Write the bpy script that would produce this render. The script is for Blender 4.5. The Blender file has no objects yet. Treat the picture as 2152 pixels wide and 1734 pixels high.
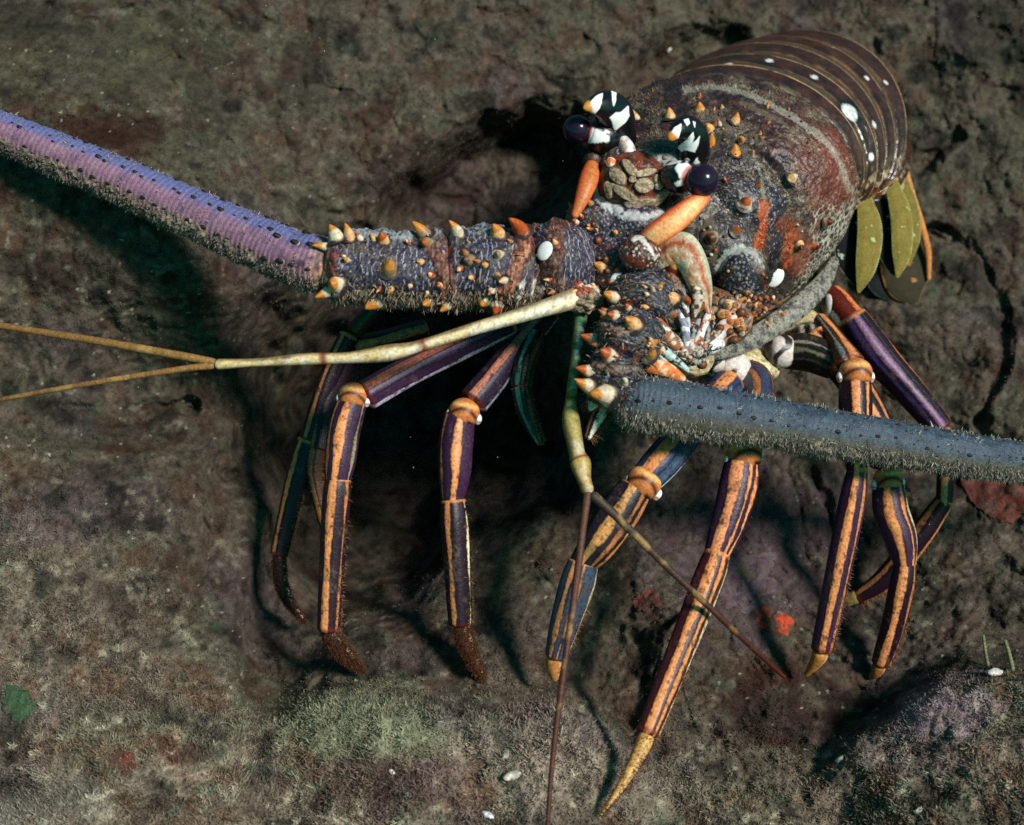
import bpy, math, random
import numpy as np
from mathutils import Matrix, Vector
from mathutils.bvhtree import BVHTree

random.seed(7)
rng = np.random.default_rng(7)
R = math.radians

# ---------------------------------------------------------------- camera, water light, strobe
SC = bpy.context.scene
S = 0.000209            # metres per unit (a unit is one photo pixel at the animal's distance)
D0 = 2870.0             # units from the lens to the animal's head
CX, CY = 1076.0, 867.0
CAM_LOC = Vector((0.0, -0.52, 0.46))
CAM_ROT = Matrix.Rotation(R(52), 4, 'X')
cam_data = bpy.data.cameras.new("camera")
cam = bpy.data.objects.new("camera", cam_data)
SC.collection.objects.link(cam)
cam.matrix_world = Matrix.Translation(CAM_LOC) @ CAM_ROT
cam_data.sensor_width = 36.0
cam_data.sensor_fit = 'HORIZONTAL'
cam_data.lens = 36.0 * D0 / 2152.0
cam_data.clip_start = 0.01
cam_data.clip_end = 50.0
cam_data.dof.use_dof = True
cam_data.dof.focus_distance = (D0 - 80) * S
cam_data.dof.aperture_fstop = 9.0
SC.camera = cam

# the flash comes from the right of the lens and a little above it
L_CAM = Vector((0.54, 0.30, 0.80)).normalized()
L_W = (CAM_ROT.to_3x3() @ L_CAM).normalized()
sun_data = bpy.data.lights.new("sun", 'SUN')
sun_data.energy = 5.0
sun_data.angle = R(11)
sun_data.color = (1.0, 0.93, 0.86)
sun = bpy.data.objects.new("sun", sun_data)
SC.collection.objects.link(sun)
sun.rotation_mode = 'QUATERNION'
sun.rotation_quaternion = L_W.to_track_quat('Z', 'Y')
world = bpy.data.worlds.new("World")
SC.world = world
world.use_nodes = True
wn = world.node_tree
bg = wn.nodes['Background']
sky = wn.nodes.new('ShaderNodeTexSky')
sky.sky_type = 'NISHITA'
sky.sun_disc = False
sky.sun_elevation = math.asin(max(-1, min(1, L_W.z)))
sky.sun_rotation = math.atan2(L_W.x, L_W.y)
tint = wn.nodes.new('ShaderNodeMix')
tint.data_type = 'RGBA'; tint.blend_type = 'MULTIPLY'
tint.inputs[0].default_value = 1.0
tint.inputs[7].default_value = (0.13, 0.95, 0.70, 1)   # metres of sea water above
wn.links.new(sky.outputs[0], tint.inputs[6])
wn.links.new(tint.outputs[2], bg.inputs[0])
bg.inputs[1].default_value = 0.10
SC.view_settings.view_transform = 'Standard'
SC.view_settings.look = 'None'
SC.view_settings.exposure = 0.0
SC.view_settings.gamma = 1.0
SC.cycles.max_bounces = 4
SC.cycles.use_denoising = False

# ---------------------------------------------------------------- numpy noise
def _h(ix, iy, iz, s):
    n = (ix.astype(np.uint32) * np.uint32(374761393) + iy.astype(np.uint32) * np.uint32(668265263)
         + iz.astype(np.uint32) * np.uint32(2147483647 & 1274126177) + np.uint32((s * 974711 + 12345) & 0xffffffff))
    n = (n ^ (n >> np.uint32(13))) * np.uint32(1274126177)
    n = (n ^ (n >> np.uint32(16))) * np.uint32(2246822519)
    n = n ^ (n >> np.uint32(15))
    return (n & np.uint32(0xffffff)).astype(np.float32) / 16777216.0

def noise(p, s=0):
    p = np.asarray(p, dtype=np.float64)
    i = np.floor(p).astype(np.int64); f = (p - i).astype(np.float32)
    f = f * f * f * (f * (f * 6 - 15) + 10)
    x, y, z = i[:, 0], i[:, 1], i[:, 2]
    r = 0
    for dx in (0, 1):
        wx = f[:, 0] if dx else 1 - f[:, 0]
        for dy in (0, 1):
            wy = f[:, 1] if dy else 1 - f[:, 1]
            for dz in (0, 1):
                wz = f[:, 2] if dz else 1 - f[:, 2]
                r = r + wx * wy * wz * _h(x + dx, y + dy, z + dz, s)
    return r * 2 - 1

def fbm(p, octv=4, s=0, gain=0.5):
    a, t, tot = 1.0, 0, 0
    p = np.asarray(p, dtype=np.float64)
    for k in range(octv):
        t = t + a * noise(p * (2.03 ** k) + 17.3 * k, s + k); tot += a; a *= gain
    return t / tot

def worley(p, s=0):
    p = np.asarray(p, dtype=np.float64)
    i = np.floor(p).astype(np.int64)
    f1 = np.full(len(p), 9.0, np.float32); f2 = f1.copy()
    for dx in (-1, 0, 1):
        for dy in (-1, 0, 1):
            for dz in (-1, 0, 1):
                c = i + np.array((dx, dy, dz))
                x, y, z = c[:, 0], c[:, 1], c[:, 2]
                q = np.stack([x + _h(x, y, z, s), y + _h(x, y, z, s + 1), z + _h(x, y, z, s + 2)], 1)
                d = np.sqrt(((q - p) ** 2).sum(1)).astype(np.float32)
                n1 = np.minimum(f1, d)
                f2 = np.minimum(f2, np.maximum(f1, d)); f1 = n1
    return f1, f2

def sm(a, b, x):
    t = np.clip((x - a) / (b - a), 0, 1)
    return t * t * (3 - 2 * t)

def col(r, g, b):
    def f(c):
        c = c / 255.0
        return c / 12.92 if c <= 0.04045 else ((c + 0.055) / 1.055) ** 2.4
    return np.array((f(r), f(g), f(b)))

def mixc(C, c, m):
    m = np.asarray(m)[:, None]
    return C * (1 - m) + np.asarray(c) * m

# ---------------------------------------------------------------- coordinates and meshes
def P(px, py, z=0.0):
    """photo pixel + distance towards the lens -> point in the lens frame (units)"""
    k = (D0 - z) / D0
    return np.array(((px - CX) * k, (CY - py) * k, z))

def unproj(px, py, z):
    k = (D0 - z) / D0
    return np.stack([(px - CX) * k, (CY - py) * k, z], -1)

RM = np.array(CAM_ROT.to_3x3())
CL = np.array(CAM_LOC)
def world_pts(V):
    V = np.array(V, dtype=np.float64).copy()
    V[:, 2] -= D0
    return (V * S) @ RM.T + CL

ROOT_CAM = P(1450, 1100, -150)
ROOT_W = world_pts(ROOT_CAM[None])[0]
lobster = bpy.data.objects.new("spiny_lobster", None)
SC.collection.objects.link(lobster)
lobster.location = ROOT_W
lobster.empty_display_size = 0.02
lobster["label"] = "large spiny lobster with blue antennae and orange striped legs standing on the reef rock"
lobster["category"] = "lobster"

def mk(name, V, F, C, mat, parent=None, smooth=True, origin=None):
    """one mesh object from lens-frame vertices, faces (k x 4 or k x 3 array) and linear colours"""
    W = world_pts(V)
    org = ROOT_W if parent is not None else (np.array(origin) if origin is not None else np.zeros(3))
    W = W - org
    F = np.asarray(F, dtype=np.int32)
    me = bpy.data.meshes.new(name)
    n, k = F.shape
    me.vertices.add(len(W)); me.vertices.foreach_set('co', W.astype(np.float32).ravel())
    me.loops.add(n * k); me.loops.foreach_set('vertex_index', F.ravel())
    me.polygons.add(n)
    me.polygons.foreach_set('loop_start', np.arange(0, n * k, k, dtype=np.int32))
    try:
        me.polygons.foreach_set('loop_total', np.full(n, k, dtype=np.int32))
    except Exception:
        pass
    me.polygons.foreach_set('use_smooth', np.full(n, smooth, dtype=bool))
    at = me.attributes.new('Col', 'FLOAT_COLOR', 'POINT')
    CC = np.ones((len(W), 4), np.float32); CC[:, :3] = np.clip(C, 0.0005, 0.9)
    at.data.foreach_set('color', CC.ravel())
    me.update(calc_edges=True); me.validate()
    me.materials.append(mat)
    o = bpy.data.objects.new(name, me)
    SC.collection.objects.link(o)
    if parent is not None:
        o.parent = parent
    else:
        o.location = org
    return o

def quads_grid(nu, nv, close_v=True):
    u = np.arange(nu - 1)[:, None]
    v = np.arange(nv if close_v else nv - 1)[None, :]
    a = u * nv + v; b = u * nv + (v + 1) % nv
    c = (u + 1) * nv + (v + 1) % nv; d = (u + 1) * nv + v
    return np.stack([a, b, c, d], -1).reshape(-1, 4)

def tri2quad(F):
    F = np.asarray(F)
    return F

class Geo:
    """collects pieces into one mesh"""
    def __init__(self): self.V = []; self.F = []; self.C = []; self.n = 0
    def add(self, V, F, C):
        self.V.append(V); self.F.append(np.asarray(F) + self.n); self.C.append(C); self.n += len(V)
        return self
    def build(self, name, mat, parent=None, **kw):
        return mk(name, np.concatenate(self.V), np.concatenate(self.F), np.concatenate(self.C), mat, parent, **kw)

def catmull(pts, n):
    pts = np.asarray(pts, dtype=np.float64)
    m = len(pts)
    if m == 2:
        t = np.linspace(0, 1, n)[:, None]
        return pts[0] * (1 - t) + pts[1] * t
    ext = np.vstack([2 * pts[0] - pts[1], pts, 2 * pts[-1] - pts[-2]])
    seg = np.linalg.norm(np.diff(pts[:, :3], axis=0), axis=1); cum = np.concatenate([[0], np.cumsum(seg)])
    s = np.linspace(0, cum[-1], n)
    i = np.clip(np.searchsorted(cum, s, side='right') - 1, 0, m - 2)
    t = ((s - cum[i]) / np.maximum(seg[i], 1e-9))[:, None]
    p0, p1, p2, p3 = ext[i], ext[i + 1], ext[i + 2], ext[i + 3]
    return 0.5 * ((2 * p1) + (-p0 + p2) * t + (2 * p0 - 5 * p1 + 4 * p2 - p3) * t ** 2 + (-p0 + 3 * p1 - 3 * p2 + p3) * t ** 3)

def tube(pts, rad, nu=60, nv=24, flat=1.0, disp=None, caps=True, rolldeg=0, cap=1.0):
    """pts: photo (px, py, z); rad in photo px. returns V, F, u, theta. theta 90 deg faces the lens"""
    P3 = np.array([P(*p) for p in pts])
    rr = np.interp(np.linspace(0, 1, len(pts)), np.linspace(0, 1, len(rad)), rad) if len(rad) != len(pts) else np.array(rad, float)
    rr = rr * (D0 - P3[:, 2]) / D0
    X = catmull(np.hstack([P3, rr[:, None]]), nu)
    c, r = X[:, :3], np.maximum(X[:, 3], 0.3)
    T = np.gradient(c, axis=0); T /= np.linalg.norm(T, axis=1)[:, None]
    Z = np.array((0, 0, 1.0))
    side = np.cross(T, Z); ln = np.linalg.norm(side, axis=1)
    for k in range(len(side)):
        if ln[k] < 0.15:
            side[k] = side[k - 1] if k else np.cross(T[k], np.array((0, 1.0, 0.1)))
    side /= np.linalg.norm(side, axis=1)[:, None]
    up = np.cross(side, T)
    th = np.linspace(0, 2 * np.pi, nv, endpoint=False)
    u = np.linspace(0, 1, nu)
    if caps:   # round both ends off
        e = np.minimum(u, 1 - u); L = np.linalg.norm(np.diff(c, axis=0), axis=1).sum()
        q = np.clip(e * L / np.maximum(r * cap, 1e-6), 0, 1)
        r = r * np.sqrt(np.maximum(1 - (1 - q) ** 2, 0.0004))
    U, TH = np.meshgrid(u, th, indexing='ij')
    RR = r[:, None] * np.ones_like(TH)
    if disp is not None:
        RR = RR * (1 + disp(U, TH))
    a = TH + R(rolldeg)
    V = c[:, None, :] + RR[..., None] * (np.cos(a)[..., None] * side[:, None, :] + flat * np.sin(a)[..., None] * up[:, None, :])
    return V.reshape(-1, 3), quads_grid(nu, nv), U.ravel(), np.degrees(TH.ravel())

def ell(c, r, axes=None, nu=28, nv=36, disp=None):
    """ellipsoid: c photo (px,py,z), r 3 radii, axes rows in lens frame"""
    c3 = P(*c)
    ax = np.eye(3) if axes is None else np.asarray(axes, float)
    ph = np.linspace(0.02, np.pi - 0.02, nu); th = np.linspace(0, 2 * np.pi, nv, endpoint=False)
    A, B = np.meshgrid(ph, th, indexing='ij')
    n = np.stack([np.sin(A) * np.cos(B), np.sin(A) * np.sin(B), np.cos(A)], -1).reshape(-1, 3)
    d = n * np.array(r)
    if disp is not None: d = d * (1 + disp(n))[:, None]
    return c3 + d @ ax, quads_grid(nu, nv), n

# ---------------------------------------------------------------- materials
def material(name, rough=0.5, bump=0.3, bscale=900.0, spec=0.5, var=0.25, coat=0.0, detail=6.0, bdist=0.0006):
    m = bpy.data.materials.new(name); m.use_nodes = True
    nt = m.node_tree; N = nt.nodes; Lk = nt.links
    b = N['Principled BSDF']
    at = N.new('ShaderNodeAttribute'); at.attribute_name = 'Col'
    tc = N.new('ShaderNodeTexCoord')
    n1 = N.new('ShaderNodeTexNoise'); n1.inputs['Scale'].default_value = bscale
    n1.inputs['Detail'].default_value = detail; n1.inputs['Roughness'].default_value = 0.65
    Lk.new(tc.outputs['Object'], n1.inputs['Vector'])
    mr = N.new('ShaderNodeMapRange')
    mr.inputs[1].default_value = 0.3; mr.inputs[2].default_value = 0.7
    mr.inputs[3].default_value = 1 - var; mr.inputs[4].default_value = 1 + var
    Lk.new(n1.outputs[0], mr.inputs[0])
    mx = N.new('ShaderNodeVectorMath'); mx.operation = 'SCALE'
    Lk.new(at.outputs['Color'], mx.inputs[0]); Lk.new(mr.outputs[0], mx.inputs['Scale'])
    Lk.new(mx.outputs[0], b.inputs['Base Color'])
    rr = N.new('ShaderNodeMapRange'); rr.inputs[3].default_value = max(0.05, rough - 0.15); rr.inputs[4].default_value = min(1, rough + 0.2)
    Lk.new(n1.outputs[0], rr.inputs[0]); Lk.new(rr.outputs[0], b.inputs['Roughness'])
    b.inputs['Specular IOR Level'].default_value = spec
    b.inputs['Coat Weight'].default_value = coat
    b.inputs['Coat Roughness'].default_value = 0.15
    if bump > 0:
        bp = N.new('ShaderNodeBump'); bp.inputs['Strength'].default_value = bump; bp.inputs['Distance'].default_value = bdist
        Lk.new(n1.outputs[0], bp.inputs['Height']); Lk.new(bp.outputs[0], b.inputs['Normal'])
    return m

M_SHELL = material('shell', 0.34, 0.6, 700, 0.5, 0.35)
M_TAIL = material('tail_shell', 0.24, 0.35, 700, 0.55, 0.3, coat=0.2)
M_LEG = material('leg_shell', 0.34, 0.35, 800, 0.28, 0.3, coat=0.0)
M_HORN = material('horn_shell', 0.22, 0.1, 800, 0.5, 0.08)
M_EYE = material('eye_gloss', 0.12, 0.0, 800, 0.35, 0.05, coat=0.0)
M_ANT = material('antenna_shell', 0.45, 0.6, 1200, 0.35, 0.3)
M_FUZZ = material('fuzz', 0.9, 0.0, 500, 0.1, 0.2)
M_ROCK = material('reef_rock', 0.9, 0.6, 1300, 0.12, 0.45, detail=10, bdist=0.0012)
M_FIN = material('fin', 0.65, 0.3, 900, 0.15, 0.25)

# ---------------------------------------------------------------- palette
ORG = col(222, 140, 84); ORG2 = col(250, 120, 50); PURP = col(58, 30, 60); DPUR = col(34, 15, 30)
BRN = col(96, 52, 30); CREAM = col(236, 214, 170); WHITE = col(238, 236, 236); DRED = col(96, 26, 16)
BLK = col(14, 10, 16); TIP = col(206, 128, 52)

# ---------------------------------------------------------------- the reef
def reef_base(px, py):
    pts = np.array([
        (-1500, -1000, -1500), (1000, -1100, -1700), (3600, -1000, -1700), (-1500, 400, -500), (3700, 400, -900), (-1500, 1700, 300),
        (3700, 1700, 250), (-1400, 2600, 900), (1000, 2700, 1000), (3600, 2600, 900),
        (0, 0, -400), (500, 0, -520), (1000, 0, -640), (1500, 0, -760), (2152, 0, -800), (1500, 180, -760), (1000, 250, -520), (600, 300, -400),
        (0, 300, -110), (0, 400, -95), (200, 440, -80), (0, 560, -70), (300, 560, -80), (430, 600, -130), (540, 680, -300), (300, 820, -330), (800, 480, -430), (800, 760, -600), (1000, 900, -560), (650, 1000, -470),
        (500, 1250, -150), (350, 1000, -90), (0, 800, -60), (0, 1000, 10), (0, 1300, 110), (300, 1400, 140), (0, 1734, 330), (300, 1700, 330), (560, 1480, 90),
        (740, 1390, -20), (600, 1250, -120), (880, 1250, -170), (1020, 1440, 20), (1170, 1430, -20), (1100, 1150, -260), (1265, 1720, 190),
        (1400, 1500, 40), (1400, 1250, -130), (1700, 1410, -110), (1850, 1415, -150), (1790, 1255, -330), (1600, 1150, -300),
        (1500, 1000, -400), (1500, 800, -480), (1250, 450, -500), (1950, 600, -640), (2152, 300, -760), (2152, 900, -420), (2152, 1200, -260), (2000, 1350, -140),
        (1600, 1650, 150), (1500, 1734, 230), (900, 1700, 260)], float)
    x, y, z = pts[:, 0] / 500, pts[:, 1] / 500, pts[:, 2]
    def k(d2): return np.sqrt(d2 + 0.09)
    A = k((x[:, None] - x) ** 2 + (y[:, None] - y) ** 2)
    Pm = np.stack([np.ones_like(x), x, y], 1)
    M = np.block([[A - 0.02 * np.eye(len(x)), Pm], [Pm.T, np.zeros((3, 3))]])
    w = np.linalg.solve(M, np.concatenate([z, np.zeros(3)]))
    qx, qy = px / 500, py / 500
    out = w[-3] + w[-2] * qx + w[-1] * qy
    for i in range(len(x)):
        out = out + w[i] * k((qx - x[i]) ** 2 + (qy - y[i]) ** 2)
    return out

def edge_mound(px, py, ex, ey, top, slope, soft):
    """a ledge: everything below the line (ex, ey) rises to top"""
    line = np.interp(px, ex, ey)
    d = py - line
    return d, top + slope * d

CRACKS = [[(1955, 480), (2060, 535), (2100, 640), (2112, 760), (2060, 880)], [(1700, 990), (1745, 1080), (1750, 1180)], [(1930, 350), (2010, 290)],
          [(140, 850), (270, 870), (400, 850)], [(1330, 1330), (1460, 1270)]]
def reef_z(px, py):
    q = np.stack([px, py, np.zeros_like(px)], 1)
    z = reef_base(px, py)
    def pit(cx, cy, rx, ry, dep, an=0.0):
        ca, sa = math.cos(an), math.sin(an); dx, dy = px - cx, py - cy
        dd = np.sqrt(((dx * ca + dy * sa) / rx) ** 2 + ((-dx * sa + dy * ca) / ry) ** 2) + 0.22 * fbm(q / 110, 3, 46)
        return dep * sm(1.15, 0.45, dd)
    z = z - np.maximum(np.maximum(pit(850, 850, 370, 340, 600), pit(760, 1130, 200, 190, 330)), pit(1040, 380, 260, 130, 340, -0.5)) - pit(610, 1290, 110, 260, 140, 0.15) - pit(1300, 1450, 80, 190, 70, 0.25) - pit(1430, 150, 160, 90, 90, -0.5)
    for pts in CRACKS:
        m = np.full(len(px), 1e9)
        for (x0, y0), (x1, y1) in zip(pts[:-1], pts[1:]):
            t = np.clip(((px - x0) * (x1 - x0) + (py - y0) * (y1 - y0)) / ((x1 - x0) ** 2 + (y1 - y0) ** 2), 0, 1)
            m = np.minimum(m, np.hypot(px - x0 - t * (x1 - x0), py - y0 - t * (y1 - y0)))
        m = m + 22 * fbm(q / 45, 4, 48)
        z = z - 24 * sm(22, 3, np.abs(m)) + 14 * sm(70, 20, m) * sm(0, 20, m)
    wob = 26 * fbm(q / 60, 3, 40)
    # near ledge, lower left to the middle
    for ex, ey, top, sl in (([-1500, 300, 470, 560, 700, 860, 1060, 1180, 1240, 1330, 1470, 1700, 3000], [2600, 1790, 1560, 1490, 1432, 1412, 1440, 1424, 1445, 1540, 1690, 1900, 2600], 140, 0.62),
                            ([-1000, 1500, 1700, 1800, 1930, 2040, 2152, 2500, 3600], [2900, 1790, 1620, 1500, 1405, 1362, 1355, 1340, 1500], 130, 0.62)):
        d, m = edge_mound(px, py, ex, ey, top, sl, 0)
        d = d + wob * 0.6
        t = sm(-10, 95, d)
        m = m + 18 * fbm(q / 90, 3, 44)
        z = np.where(m > z, z * (1 - t) + np.maximum(m, z) * t, z)
    return z

def axis(lo, hi, a, b, st):
    mid = np.arange(a, b, st)
    def grow(start, end, sgn):
        out = []; x = start; s = st
        while (x < end) if sgn > 0 else (x > end):
            s *= 1.18; x += sgn * s; out.append(x)
        return out
    return np.array(grow(a, lo, -1)[::-1] + list(mid) + grow(b, hi, 1))

gx = axis(-1500, 3700, -60, 2220, 3.0); gy = axis(-1100, 2700, -60, 1800, 3.0)
GX, GY = np.meshgrid(gx, gy, indexing='ij')
px, py = GX.ravel(), GY.ravel()
z = reef_z(px, py)
base3 = unproj(px, py, z)
big = fbm(base3 / 330, 3, 3)
mid = fbm(base3 / 110, 4, 9)
rid = 1 - np.abs(fbm(base3 / np.array((150, 210, 190)), 3, 21)) * 2
fine = fbm(base3 / 26, 4, 15, 0.6)
hole = sm(0.30, 0.5, noise(base3 / 70, 51))
farness = sm(-900, 100, z)
z = z + 2.6 * fbm(base3 / 9, 2, 16) + 70 * big + 40 * mid - 10 * np.maximum(rid - 0.88, 0) * 5 + (9 + 5 * farness) * fine - 8 * hole * sm(0, -0.2, mid)
ROCKV = unproj(px, py, z)
# what grows on it
Cr = np.tile(col(108, 96, 84), (len(px), 1))
n1 = fbm(base3 / 160, 4, 61); n2 = fbm(base3 / 60, 4, 67); n3 = fbm(base3 / 24, 3, 71); n4 = fbm(base3 / 200, 4, 77); n5 = fbm(base3 / 10, 2, 83); n6 = fbm(base3 / 80, 3, 87)
Cr = mixc(Cr, col(100, 98, 80), sm(0.0, 0.35, n1) * 0.55)
Cr = mixc(Cr, col(98, 76, 62), sm(0.05, 0.4, n2) * 0.8)
Cr = mixc(Cr, col(104, 90, 92), sm(0.1, 0.45, n4) * 0.6)
Cr = mixc(Cr, col(72, 44, 36), sm(0.30, 0.6, n6) * 0.7)
Cr = mixc(Cr, col(36, 38, 36), sm(0.12, 0.55, -n2) * 0.8)
Cr = mixc(Cr, col(42, 30, 30), sm(0.15, 0.5, -n6) * 0.6)
Cr = mixc(Cr, col(160, 152, 132), sm(0.30, 0.6, n3) * 0.5 * farness)
Cr = mixc(Cr, col(84, 104, 82), sm(0.35, 0.6, fbm(base3 / 45, 3, 93)) * 0.35)
Cr = Cr * (1 + 0.55 * n5 + 0.35 * n3)[:, None]
near_falloff = sm(-100, 300, z)
Cr = Cr * (0.47 + 0.86 * near_falloff)[:, None]      # paler near turf, plus flash falloff painted into the colour by depth
for (x_, y_, rx_, ry_, c_, k_) in ((760, 1520, 230, 90, (118, 122, 98), .7), (1120, 1600, 160, 110, (134, 120, 108), .7), (1150, 1455, 90, 60, (118, 102, 90), .6), (1980, 1490, 130, 80, (134, 116, 124), .6),
        (130, 1690, 160, 80, (130, 124, 112), .6), (1620, 1500, 140, 80, (56, 34, 34), .75), (1620, 1420, 120, 36, (74, 36, 28), .8), (720, 1385, 70, 40, (58, 38, 42), .5), (1560, 1160, 220, 190, (108, 88, 96), .75),
        (200, 120, 300, 110, (94, 90, 68), .5), (230, 268, 120, 40, (62, 32, 24), .8), (630, 170, 50, 90, (44, 38, 38), .5), (1850, 780, 50, 34, (74, 36, 26), .7), (1340, 1650, 160, 80, (122, 110, 100), .5),
        (60, 40, 180, 60, (40, 40, 34), .5), (450, 210, 60, 130, (46, 42, 36), .45), (860, 400, 120, 60, (56, 40, 32), .5), (2100, 60, 120, 90, (30, 30, 30), .5), (1240, 1060, 70, 60, (50, 40, 48), .4), (800, 1640, 140, 60, (76, 48, 46), .5)):
    m_ = sm(1.2, .5, np.hypot((px - x_) / rx_, (py - y_) / ry_) + .8 * fbm(base3 / 50, 4, 97))
    Cr = mixc(Cr, col(*c_) * (1 + .35 * n5 + .3 * n3)[:, None] * (0.47 + 0.86 * near_falloff)[:, None], m_ * k_)
w1, _ = worley(base3 / 34, 5)
spk = (w1 < 0.10) & (noise(base3 / 90, 31) > -0.1)
Cr = mixc(Cr, col(214, 206, 190), spk * 0.4 * farness)
nx, ny = len(gx), len(gy)
RF = quads_grid(nx, ny, close_v=False)[:, ::-1]
RF = RF if True else RF
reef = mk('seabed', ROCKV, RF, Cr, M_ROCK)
reef["kind"] = "structure"; reef["label"] = "mottled brown reef rock with a dark crevice"

def tree_of(V, F):
    return BVHTree.FromPolygons([tuple(v) for v in V], [tuple(f) for f in F])
# coarse copy for placing things on the rock
sx = np.where((gx > -80) & (gx < 2230))[0][::4]; sy = np.where((gy > -80) & (gy < 1810))[0][::4]
RV = ROCKV.reshape(nx, ny, 3)[np.ix_(sx, sy)].reshape(-1, 3)
rock_tree = tree_of(RV, quads_grid(len(sx), len(sy), close_v=False))

def hit(tree, px, py):
    o = Vector((0, 0, D0)); t = Vector(P(px, py, 0)); d = (t - o).normalized()
    loc, nor, idx, dist = tree.ray_cast(o, d)
    if loc is None: return None
    if nor.dot(d) > 0: nor = -nor
    return np.array(loc), np.array(nor)

def fuzz(name, bases, normals, length, width, cols, mat, parent=None, bend=0.5, kind=None, droop=None):
    """short soft blades: two stacked quads each, one object"""
    n = len(bases)
    nn = normals + rng.normal(0, 0.45, (n, 3)); nn /= np.linalg.norm(nn, axis=1)[:, None]
    side = np.cross(nn, rng.normal(0, 1, (n, 3))); side /= np.maximum(np.linalg.norm(side, axis=1), 1e-6)[:, None]
    L = np.asarray(length) * rng.uniform(0.5, 1.3, n); Wd = width * rng.uniform(0.6, 1.3, n)
    b2 = rng.normal(0, 1, (n, 3)) * bend
    if droop is not None: b2 = b2 + droop
    p0 = bases - nn * 1.5; p1 = bases + nn * (L * .55)[:, None] + b2 * (L * .2)[:, None]; p2 = bases + nn * L[:, None] + b2 * (L * .6)[:, None]
    s0 = side * Wd[:, None]
    V = np.stack([p0 - s0, p0 + s0, p1 + s0 * .7, p1 - s0 * .7, p2 + s0 * .2, p2 - s0 * .2], 1).reshape(-1, 3)
    i = np.arange(n)[:, None] * 6
    F = np.concatenate([i + np.array([0, 1, 2, 3]), i + np.array([3, 2, 4, 5])], 0)
    C = np.repeat(cols, 6, axis=0).reshape(n, 6, 3)
    o = mk(name, V, F, C.reshape(-1, 3), mat, parent)
    if kind: o["kind"] = kind
    return o

def vnormals(V3):  # grid (nx,ny,3)
    a = np.gradient(V3, axis=0); b = np.gradient(V3, axis=1)
    n = np.cross(a, b); n /= np.maximum(np.linalg.norm(n, axis=2), 1e-9)[..., None]
    n[n[..., 2] < 0] *= -1
    return n
RN = vnormals(ROCKV.reshape(nx, ny, 3)).reshape(-1, 3)
inside = (px > -60) & (px < 2220) & (py > -60) & (py < 1800)
turf = (0.16 + 1.0 * sm(-150, 220, z)) * (0.35 + sm(-0.25, 0.2, fbm(base3 / 70, 3, 101))) * inside
turf = turf / turf.sum()
idx = rng.choice(len(px), 210000, p=turf)
jit = rng.normal(0, 1.5, (len(idx), 3))
ln = 3.2 + 4.6 * sm(-100, 260, z[idx]) * (0.5 + 0.8 * rng.random(len(idx)))
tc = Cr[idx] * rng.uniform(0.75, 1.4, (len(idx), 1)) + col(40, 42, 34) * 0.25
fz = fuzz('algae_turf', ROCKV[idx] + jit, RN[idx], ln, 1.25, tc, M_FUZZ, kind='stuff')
fz["label"] = "short fuzzy grey green algae turf over the reef rock"

# ---------------------------------------------------------------- lobster trunk
B = np.array((.468, .456, -.76)); B /= np.linalg.norm(B)
X = np.array((.90, -.28, .40)); X -= B * X.dot(B); X /= np.linalg.norm(X)
U = np.cross(X, B); U /= np.linalg.norm(U)
C0 = P(1405, 470, 0)
# stations along the back: distance, half width, rise above, drop below
car = np.array([(-95, 60, 40, 90), (-80, 120, 75, 190), (-40, 165, 100, 255), (0, 190, 118, 300), (60, 208, 140, 315), (105, 222, 155, 315), (135, 232, 160, 322), (165, 254, 176, 326),
                (230, 280, 198, 318), (300, 300, 212, 275), (350, 303, 214, 250), (385, 292, 206, 225), (400, 280, 196, 200)], float)
nT = 340; nTh = 700
sT = np.linspace(car[0, 0], car[-1, 0], nT)
def interp_car(k):
    return catmull(np.stack([car[:, 0], car[:, 0] * 0, car[:, 0] * 0, car[:, k]], 1), 600)
def prof(k):
    a = interp_car(k); o = np.argsort(a[:, 0]); return np.interp(sT, a[o, 0], a[o, 3])
w_, hu_, hd_ = prof(1), prof(2), prof(3)
th = np.linspace(0, 2 * np.pi, nTh, endpoint=False)
TT, HH = np.meshgrid(sT, th, indexing='ij')
cw = np.cos(HH); sw = np.sin(HH)
ex = np.where(sw < 0, 0.78, 0.92)
xx = np.sign(cw) * np.abs(cw) ** ex * w_[:, None]
yy = np.where(sw > 0, np.abs(sw) ** 0.95 * hu_[:, None], -np.abs(sw) ** 0.85 * hd_[:, None])
xx = xx * np.where(sw < 0, 1 - 0.10 * np.abs(sw) ** 2, 1)
V = C0 + TT[..., None] * B + xx[..., None] * X + yy[..., None] * U
V = V.reshape(-1, 3)
Nn = vnormals(V.reshape(nT, nTh, 3)).reshape(-1, 3)
ctr = (C0 + TT[..., None] * B).reshape(-1, 3) + 0 * V
rad = V - ctr; Nn[(Nn * rad).sum(1) < 0] *= -1
s = TT.ravel(); TD = np.degrees(HH.ravel())      # theta 0 = image-right flank, 90 = back
TDs = (TD + 180) % 360 - 180
d = 5 * fbm(V / 40, 4, 201) + 2.5 * fbm(V / 9, 3, 203)
groove = np.exp(-((s - 124 - 14 * np.sin(np.radians(TDs * 1.6))) / 9) ** 2) * sm(-45, -25, TDs)
d -= 13 * groove
d -= 12 * np.exp(-((s - 374) / 7) ** 2)
w1, w2 = worley(V / 15.0, 207)
honey = sm(12 - 22 * sm(330, 180, s), -6 - 22 * sm(330, 180, s), TDs + 10 * fbm(V / 40, 3, 209)) * sm(-150, -120, TDs)
d += honey * 2.0 * sm(0.05, 0.3, w2 - w1)
V = V + Nn * d[:, None]
C = np.tile(col(62, 47, 44), (len(V), 1))
f1 = fbm(V / 45, 4, 211); f2 = fbm(V / 14, 3, 213)
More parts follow.
